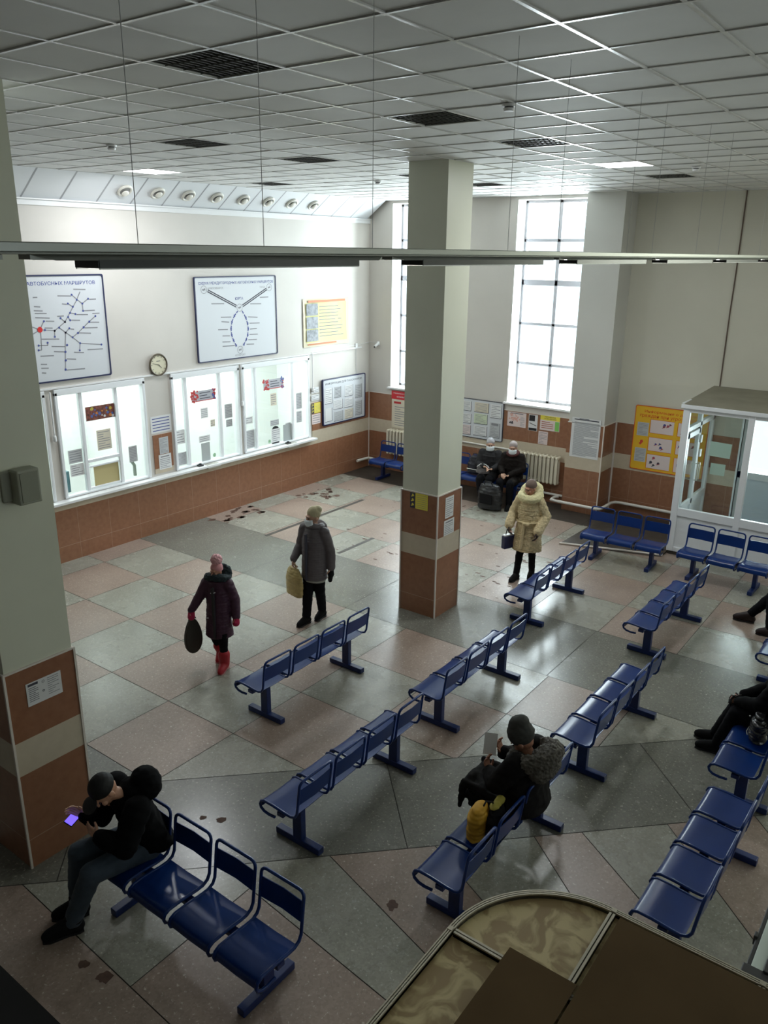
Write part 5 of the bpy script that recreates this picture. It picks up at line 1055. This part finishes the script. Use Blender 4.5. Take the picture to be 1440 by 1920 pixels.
mb = MB(); w0 = V(J['wrL']); mb.capsule(w0, .034, w0+V((0, -.01, -.09)), .046); mb.capsule(w0+V((0, -.02, -.12)), .035, w0+V((0, -.03, -.17)), .03); blob('glove', mb, BLK, g, .008, 1)
hw = g.location+Euler((0, 0, g.rotation_euler.z)).to_matrix() @ V(J['wrR'])+V((0, 0, -.08))
t = thing('shopping_bag', 'soft yellow shopping bag carried by the woman in the grey jacket', 'bag', hw, math.radians(-15), local=True); YB = mat('ochre plastic bag', (.50, .38, .15), .5, noise_amt=.2, nscale=12)
mb = MB(); chain(mb, [((0, 0, -.06), .12, .035), ((0, 0, -.16), .19, .07), ((0, 0, -.40), .20, .075), ((0, 0, -.44), .19, .065)], .025); blob('bag_body', mb, YB, t, .011, 2, .012, 8); mb = MB(); mb.tube([(-.06, 0, -.09), (-.035, 0, .0), (.035, 0, .0), (.06, 0, -.09)], .01, 6); mb.build('handle', YB, t)
# ---- woman in fur coat
J, k = stand(1.60, hrot=(.3, 0, -.5), elR=(-.26, .03, 1.1), wrR=(-.28, -.12, .92), elL=(.27, .03, 1.08), wrL=(.20, -.16, .88), knR=(-.09, -.07, .48), anR=(-.11, -.14, .085), toeR=(-.15, -.28, .036), knL=(.09, .0, .47), anL=(.08, .12, .085), toeL=(.08, -.02, .036), handR=((0, -.1, -1), (1, 0, 0), (0, -1, 0), .9))
g = person('woman in cream fur coat with large fur collar and black boots', (6.27, -4.02, 0), math.radians(12), J, k, SKIND, .007)
FUR = mat('cream fur', (.64, .52, .31), .9, noise_amt=.3, nscale=28); FURL = mat('pale yellow fur collar', (.74, .68, .40), .9, noise_amt=.15, nscale=30)
mb = MB(); chain(mb, [((0, .015, 1.30), .14, .10), ((0, .01, 1.15), .19, .14), ((0, 0, .98), .175, .135), ((0, 0, .75), .22, .17), ((0, -.01, .50), .245, .19)], .03)
for s in 'RL': mb.capsule(V(J['sh'+s])-V((0, 0, .02)), .075, V(J['el'+s]), .075); mb.capsule(V(J['el'+s]), .075, V(J['wr'+s]), .075)
blob('fur_coat', mb, FUR, g, .011, 2, .007, 14, 5, .008)
mb = MB(); mb.tube([(.19*math.cos(a), .15*math.sin(a), .96) for a in [2*PI*i/20 for i in range(20)]], .018, 6, close=True); mb.capsule((-.03, -.17, .95), .022, (-.05, -.205, .56), .026); mb.capsule((-.02, -.17, .95), .03, (.03, -.17, .94), .025); blob('belt', mb, mat('light fur belt', (.60, .48, .28), .9), g, .009, 1, 0, 9, 0, .008)
mb = MB(); mb.torus((0, .02, 1.36), .135, .068, Matrix.Rotation(.25, 3, 'X'), sy=.95); mb.torus((0, .08, 1.42), .125, .055, Matrix.Rotation(.65, 3, 'X')); blob('fur_collar', mb, FURL, g, .010, 2, .006, 16, 0, .008)
cap(g, J, k, mat('brown knit hat', (.16, .11, .09), .8), 'hat', .15)
legs_wear(g, J, BLKT, .085, .062, .05)
for s in 'RL': shoe(g, J, s, BLK, k, None, .75, .05)
mb = MB()
for s in 'RL': hand(mb, V(J['wr'+s])+V((0, 0, .01)), (0, -.2, -1), (1 if s == 'R' else -1, 0, 0), (0, -1, 0), .7, 1.18)
blob('gloves', mb, mat('brown leather glove', (.03, .016, .012), .5), g, .006, 1)
hw = g.location+Euler((0, 0, g.rotation_euler.z)).to_matrix() @ V(J['wrR'])+V((0, 0, -.09))
t = thing('handbag', 'small navy handbag held by the woman in the fur coat', 'bag', hw, math.radians(70), local=True); mb = MB(); mb.box((-.11, -.045, -.30), (.11, .045, -.09)); mb.build('bag_body', mat('navy leather', (.012, .016, .06), .4), t, bevel=.015)
mb = MB(); mb.box((-.10, -.035, -.095), (.10, .035, -.07)); mb.build('pale_top', WHITE, t, bevel=.01); mb = MB(); mb.tube([(-.06, 0, -.08), (-.04, 0, .01), (.04, 0, .01), (.06, 0, -.08)], .008, 6); mb.build('handle', BLACK, t)
# ---- seated people
def sit(k=1, **kw):
    J = dict(pelvis=(0, .02, .55), chest=(0, -.02, .88), neck=(0, -.04, 1.04), head=(0, -.07, 1.17), shR=(-.165, -.02, .98), shL=(.165, -.02, .98), elR=(-.23, -.10, .76), elL=(.23, -.10, .76), wrR=(-.08, -.30, .72), wrL=(.08, -.30, .72),
             hipR=(-.09, -.02, .53), hipL=(.09, -.02, .53), knR=(-.11, -.44, .52), knL=(.11, -.44, .52), anR=(-.11, -.44, .085), anL=(.11, -.44, .085), toeR=(-.12, -.60, .036), toeL=(.12, -.60, .036))
    J.update({a: b for a, b in kw.items() if not a.startswith('hand') and a != 'hrot'})
    J['hrot'] = kw.get('hrot', (0, 0, 0)); J['handR'] = kw.get('handR', ((.6, -.8, 0), (0, 0, -1), (0, -1, .3))); J['handL'] = kw.get('handL', ((-.6, -.8, 0), (0, 0, -1), (0, -1, .3))); return J
def puffer(t, J, m, name='jacket', r=.09, low=.17, wr=.010, seed=0, hem=None):
    mb = MB(); pv, ch, nk = V(J['pelvis']), V(J['chest']), V(J['neck'])
    chain(mb, [(nk+V((0, .01, -.03)), .11, .09), (ch+V((0, 0, .05)), .20, .14), ((ch+pv)/2, low+.02, .15), (pv+V((0, 0, .0)), low+.035, .165)], .05)
    for s in 'RL': mb.capsule(J['sh'+s], r, J['el'+s], r*.86); mb.capsule(J['el'+s], r*.86, V(J['el'+s]).lerp(V(J['wr'+s]), .92), r*.62)
    if hem:
        for s in 'RL': mb.capsule(J['hip'+s], .10, V(J['hip'+s]).lerp(V(J['kn'+s]), hem), .095)
    return blob(name, mb, m, t, .012, 3, wr, 8, seed)
# man with phone, lower left
J = sit(pelvis=(0, .04, .55), chest=(0, -.09, .88), neck=(.0, -.17, 1.02), head=(-.02, -.27, 1.09), hrot=(.85, 0, .15), shR=(-.19, -.12, .97), shL=(.19, -.12, .97), elR=(-.24, -.24, .73), elL=(.24, -.26, .75), wrR=(-.12, -.40, .87), wrL=(.08, -.38, .80),
        knR=(-.17, -.46, .54), knL=(.08, -.47, .52), anR=(-.16, -.52, .10), anL=(-.02, -.62, .09), toeR=(-.22, -.65, .04), toeL=(-.06, -.78, .04), handR=((-.4, -.5, .5), (0, -.6, -.6), (0, 0, 1), .5), handL=((-.9, -.25, .1), (0, .4, .6), (.1, .1, 1), .18))
g = person('man in black cap and black hooded jacket with blue jeans, looking at a phone', (6.96, -11.80, 0), math.radians(-12), J, 1.04, mat('warm skin', (.62, .34, .22), .5), .0045)
BJ = mat('black jacket', (.004, .004, .005), .9, spec=.12); puffer(g, J, BJ, 'jacket', .105, .21, .013, 1)
mb = MB(); mb.ell((.05, .02, 1.06), (.14, .12, .13)); mb.ell((.02, -.06, 1.03), (.14, .11, .08)); blob('hood', mb, BJ, g, .010, 2, .008, 12)
cap(g, J, 1.06, mat('black cap', (.004, .004, .005), .7), 'cap', .14); R_ = Euler(J['hrot']); mb = MB(); mb.ell(hp(J, 0, -.12, .055, 1.04), (.075, .065, .010), R_); mb.build('cap_peak', BLACK, g)
legs_wear(g, J, mat('dark blue denim', (.050, .072, .10), .8, noise_amt=.3, nscale=9), .105, .082, .068, 'jeans', wr=.007)
for s in 'RL': shoe(g, J, s, BLK, 1.1, None, .15, .055)
pw = g.location+Euler((0, 0, g.rotation_euler.z)).to_matrix() @ V((-.16, -.46, .875))
t = thing('smartphone', 'smartphone with glowing violet screen held by the man in the black cap', 'phone', pw, math.radians(-12), local=True); Mx = Matrix.Rotation(math.radians(12), 4, 'X') @ Matrix.Rotation(math.radians(22), 4, 'Y') @ Matrix.Rotation(.35, 4, 'Z')
mb = MB(); mb.box((-.038, -.075, -.005), (.038, .075, .004), 0, Mx); mb.build('case', BLACK, t, bevel=.003); mb = MB(); mb.box((-.034, -.068, .0042), (.034, .068, .005), 0, Mx); mb.build('screen', mat('screen', (.1, .1, .5), .3, em=(.16, .10, .95), es=1.8), t)
# woman reading
J = sit(chest=(0, -.02, .86), neck=(0, -.01, 1.00), head=(0, -.07, 1.10), hrot=(.75, 0, .1), elR=(-.24, -.16, .78), elL=(.24, -.16, .78), wrR=(-.11, -.31, .83), wrL=(.10, -.31, .75), knR=(-.10, -.42, .54), knL=(.10, -.42, .54), anR=(-.09, -.34, .09), anL=(.09, -.34, .09), toeR=(-.10, -.48, .038), toeL=(.10, -.48, .038), handR=((.15, -.35, .8), (.3, .8, .2), (1, 0, 0), .6), handL=((-.1, -.4, .85), (-.3, .8, .2), (-1, 0, 0), .6))
g = person('woman in dark knit hat and black coat with fur hood, reading a paper slip', (9.12, -9.60, 0), math.radians(-92), J, 1.0, SKIND, .0045)
BC = mat('black coat', (.009, .008, .008), .9, spec=.15); puffer(g, J, BC, 'coat', .105, .235, .012, 4, .95)
mb = MB(); 
for x0, y0, x1, y1, z in ((-.2, -.1, -.22, -.52, .60), (.2, -.1, .22, -.5, .58)): mb.capsule((x0, y0, z), .05, (x1*.8, y1, z+.02), .03); mb.capsule((x1*.5, y1+.05, z-.02), .05, (x1*.5, y1+.03, z-.22), .025)
mb.ell((0, -.28, .575), (.23, .26, .075)); mb.capsule((-.12, -.48, .60), .05, (.12, -.48, .60), .05); mb.capsule((-.2, -.5, .57), .035, (-.2, -.54, .34), .02); mb.capsule((.2, -.5, .57), .035, (.2, -.52, .36), .02); mb.capsule((-.14, -.50, .45), .03, (.14, -.50, .45), .03); blob('coat_skirt', mb, BC, g, .012, 3, .012, 9)
mb = MB(); mb.torus((0, .05, 1.02), .165, .072, Matrix.Rotation(.35, 3, 'X')); mb.ell((0, .14, .98), (.20, .11, .15)); blob('fur_hood', mb, mat('grey brown fur', (.10, .09, .075), .9, noise_amt=.5, nscale=35), g, .009, 2, .01, 20, 0, .016)
cap(g, J, 1.22, mat('charcoal knit', (.040, .040, .036), .9), 'hat', .16, slouch=(0, .02, .02), wr=.004)
legs_wear(g, J, BLKT, .10, .08, .065)
for s in 'RL': shoe(g, J, s, BLK, 1, None, .3, .05)
pw = g.location+Euler((0, 0, g.rotation_euler.z)).to_matrix() @ V((0, -.37, .94))
t = thing('paper_slip', 'white slip of paper held up by the reading woman', 'paper', pw, math.radians(-92), local=True); nn = V((.75, .35, .55)).normalized(); uu = V((-.42, .9, 0)).normalized(); vv = nn.cross(uu); mb = MB(); mb.box((-.055, -.09, 0), (.055, .09, .001), 0, Matrix((uu, vv, nn)).transposed().to_4x4()); mb.build('sheet', PAPER, t)
t = thing('shopping_bag', 'yellow and black fabric bag standing on the bench beside the reading woman', 'bag', (9.0, -10.08, .45), math.radians(10), local=True)
mb = MB(); chain(mb, [((-.05, -.02, .03), .085, .13), ((-.05, -.02, .20), .085, .13), ((-.04, -.02, .26), .06, .10)], .04); blob('yellow_side', mb, mat('amber fabric', (.62, .33, .02), .6), t, .009, 2, .008, 14)
mb = MB(); chain(mb, [((.08, .03, .03), .08, .13), ((.08, .03, .20), .075, .13), ((.08, .05, .24), .06, .10)], .03); blob('dark_side', mb, BLK, t, .010, 2, .01, 12)
mb = MB(); chain(mb, [((.06, .04, .28), .04, .06), ((.08, .12, .29), .04, .05)], .02); blob('scarf_fold', mb, mat('mustard scarf', (.42, .36, .06), .7), t, .008, 1, .008, 20); mb = MB(); mb.tube([(-.02, -.03, .27), (.0, .0, .33), (.04, .04, .31), (.05, .06, .27)], .008, 6); mb.build('handle', BLACK, t)
# two seated women below the notice board
DK = mat('charcoal padded coat', (.022, .021, .023), .8, spec=.3); DK2 = mat('black brown coat', (.010, .007, .006), .85, spec=.2)
J = sit(hrot=(.1, 0, .25), wrR=(-.05, -.30, .76), wrL=(.12, -.30, .72), knR=(-.10, -.42, .52), knL=(.10, -.42, .52), anR=(-.02, -.48, .09), toeR=(.0, -.64, .04), handR=((.8, -.5, -.1), (0, -.4, -.8), (0, -.9, .4), .5))
g = person('seated woman in pale grey hat, face mask and charcoal coat, left one of two', (3.65, -.58, 0), math.radians(14), J, 1, SKIN, .006); puffer(g, J, DK, 'coat', .088, .185, .010, 7, .7)
cap(g, J, 1, mat('pale grey knit', (.42, .41, .43), .8), 'hat', .16); mask(g, J, 1); legs_wear(g, J, BLKT, .10, .08, .065)
for s in 'RL': shoe(g, J, s, BLK, 1, None, .35, .05)
t = thing('handbag', 'grey handbag on the lap of the seated woman in pale grey hat', 'bag', (3.64, -.86, .70), math.radians(14), local=True); mb = MB(); chain(mb, [((0, 0, -.08), .15, .07), ((0, .01, .05), .13, .05)], .03); blob('bag_body', mb, mat('grey nylon', (.10, .09, .09), .5), t, .010, 2, .01, 14); mb = MB(); mb.tube([(-.13, 0, .03), (-.05, -.02, .10), (.06, -.02, .10), (.13, 0, .03)], .008, 6); mb.build('handle', WHITE, t)
J = sit(hrot=(.1, 0, .2), wrR=(-.12, -.28, .68), wrL=(.02, -.30, .66), handR=((.4, -.8, -.2), (0, 0, -1), (.8, 0, 0), .5), handL=((-.5, -.8, -.1), (0, 0, -1), (.8, .5, .3), .5))
g = person('seated woman in light knitted hat, face mask and black coat, right one of two', (4.17, -.56, 0), math.radians(8), J, 1, SKIN, .006); puffer(g, J, DK2, 'coat', .09, .19, .010, 9, .8)
cap(g, J, 1, mat('rosy grey knit', (.40, .34, .33), .8), 'hat', .16); mask(g, J, 1); legs_wear(g, J, BLKT, .10, .08, .065)
for s in 'RL': shoe(g, J, s, BLK, 1, None, .35, .05)
mb = MB(); mb.torus((0, -.04, 1.06), .10, .04, Matrix.Rotation(.2, 3, 'X')); blob('scarf', mb, mat('maroon scarf', (.08, .02, .02), .8), g, .010, 2, .006, 15)
BAGM = mat('black bag nylon', (.012, .012, .014), .4)
t = thing('travel_bag', 'large black travel bag on the floor before the two seated women', 'bag', (4.04, -1.24, 0), 0, local=True); mb = MB(); chain(mb, [((0, 0, .05), .27, .16), ((0, 0, .34), .27, .16), ((0, 0, .50), .22, .11)], .04); blob('bag_body', mb, BAGM, t, .013, 2, .012, 8)
mb = MB(); mb.tube([(-.1, -.07, .5), (-.07, -.1, .60), (.07, -.1, .60), (.1, -.07, .5)], .011, 6); mb.build('handle', BAGM, t); mb = MB(); mb.box((-.14, -.17, .15), (.14, -.15, .36)); mb.build('pocket', BLK, t, bevel=.01)
t = thing('backpack', 'black rounded backpack on the seat left of the two seated women', 'bag', (3.24, -.50, .45), 0, local=True); mb = MB(); chain(mb, [((0, 0, .04), .17, .12), ((0, 0, .22), .17, .12), ((0, 0, .36), .12, .08)], .04); blob('bag_body', mb, mat('black navy nylon', (.014, .014, .022), .5), t, .012, 2, .01, 9)
mb = MB(); mb.tube([(-.06, 0, .38), (-.04, 0, .44), (.04, 0, .44), (.06, 0, .38)], .009, 6); mb.build('handle', BLACK, t); mb = MB(); mb.tube([(-.13, -.11, .12), (0, -.135, .13), (.13, -.11, .12)], .006, 5); mb.build('zip', STEEL, t)
# person at the right edge on the bench
J = sit(hrot=(.3, 0, 0), elR=(-.24, -.12, .76), elL=(.22, -.14, .76), wrR=(-.05, -.36, .66), wrL=(.05, -.38, .64), knR=(-.12, -.38, .53), knL=(.10, -.36, .53), anR=(-.12, -.56, .09), toeR=(-.13, -.72, .04), anL=(.06, -.50, .09), toeL=(.07, -.66, .04), handR=((.5, -.8, -.2), (0, 0, -1), (.5, -.3, .3), .8), handL=((-.5, -.8, -.2), (0, 0, -1), (-.5, -.3, .3), .8))
g = person('person in black clothes seated at the right edge with a black bag beside', (10.53, -6.96, 0), math.radians(-88), J, 1.0, SKIND, .006); puffer(g, J, BJ, 'jacket', .09, .19, .010, 12)
cap(g, J, 1.02, BLK, 'hat', .15); legs_wear(g, J, BLKT, .105, .085, .072)
for s in 'RL': shoe(g, J, s, BLK, 1.08, None, .1, .05)
mb = MB()
for s in 'RL': hand(mb, V(J['wr'+s])+V((0, .01, 0)), J['hand'+s][0], J['hand'+s][1], J['hand'+s][2], .8, 1.2)
blob('gloves', mb, BLK, g, .006, 1)
t = thing('handbag', 'black shiny bag on the bench beside the person at the right edge', 'bag', (10.42, -7.28, .45), math.radians(-80), local=True); mb = MB(); chain(mb, [((0, 0, .03), .16, .09), ((0, 0, .2), .15, .08), ((0, 0, .26), .10, .05)], .03); blob('bag_body', mb, mat('black patent', (.012, .012, .013), .25), t, .010, 2, .012, 12)
mb = MB(); mb.ell((-.05, -.09, .2), (.009, .009, .009)); mb.tube([(-.08, -.08, .08), (0, -.10, .06), (.05, -.09, .05)], .004, 5); mb.build('buckle', STEEL, t)
# farther person, only the boots show at the right edge
J = sit(hrot=(.2, 0, 0), knR=(-.12, -.42, .52), knL=(.12, -.46, .50), anR=(-.16, -.60, .09), toeR=(-.17, -.76, .04), anL=(.13, -.34, .09), toeL=(.13, -.48, .04))
J['anR'], J['toeR'], J['knR'] = (-.02, -.74, .12), (.0, -.90, .05), (-.10, -.46, .50); J['anL'], J['toeL'] = (.26, -.40, .09), (.28, -.52, .04)
g = person('person in brown boots seated at the right edge, feet stretched toward the middle bench', (10.26, -3.58, 0), math.radians(-92), J, 1.0, SKIND, .008); puffer(g, J, BC, 'coat', .09, .19, .010, 15, .6)
cap(g, J, 1.02, BLK, 'hat', .15); legs_wear(g, J, BLKT, .10, .08, .062)
for s in 'RL': shoe(g, J, s, mat('dark brown boot', (.022, .010, .010), .6), 1.05, None, .35, .052)
bpy.data.scenes.remove(TMP)
# hide helper property
for o in bpy.data.objects:
    if '_local' in o: del o['_local']
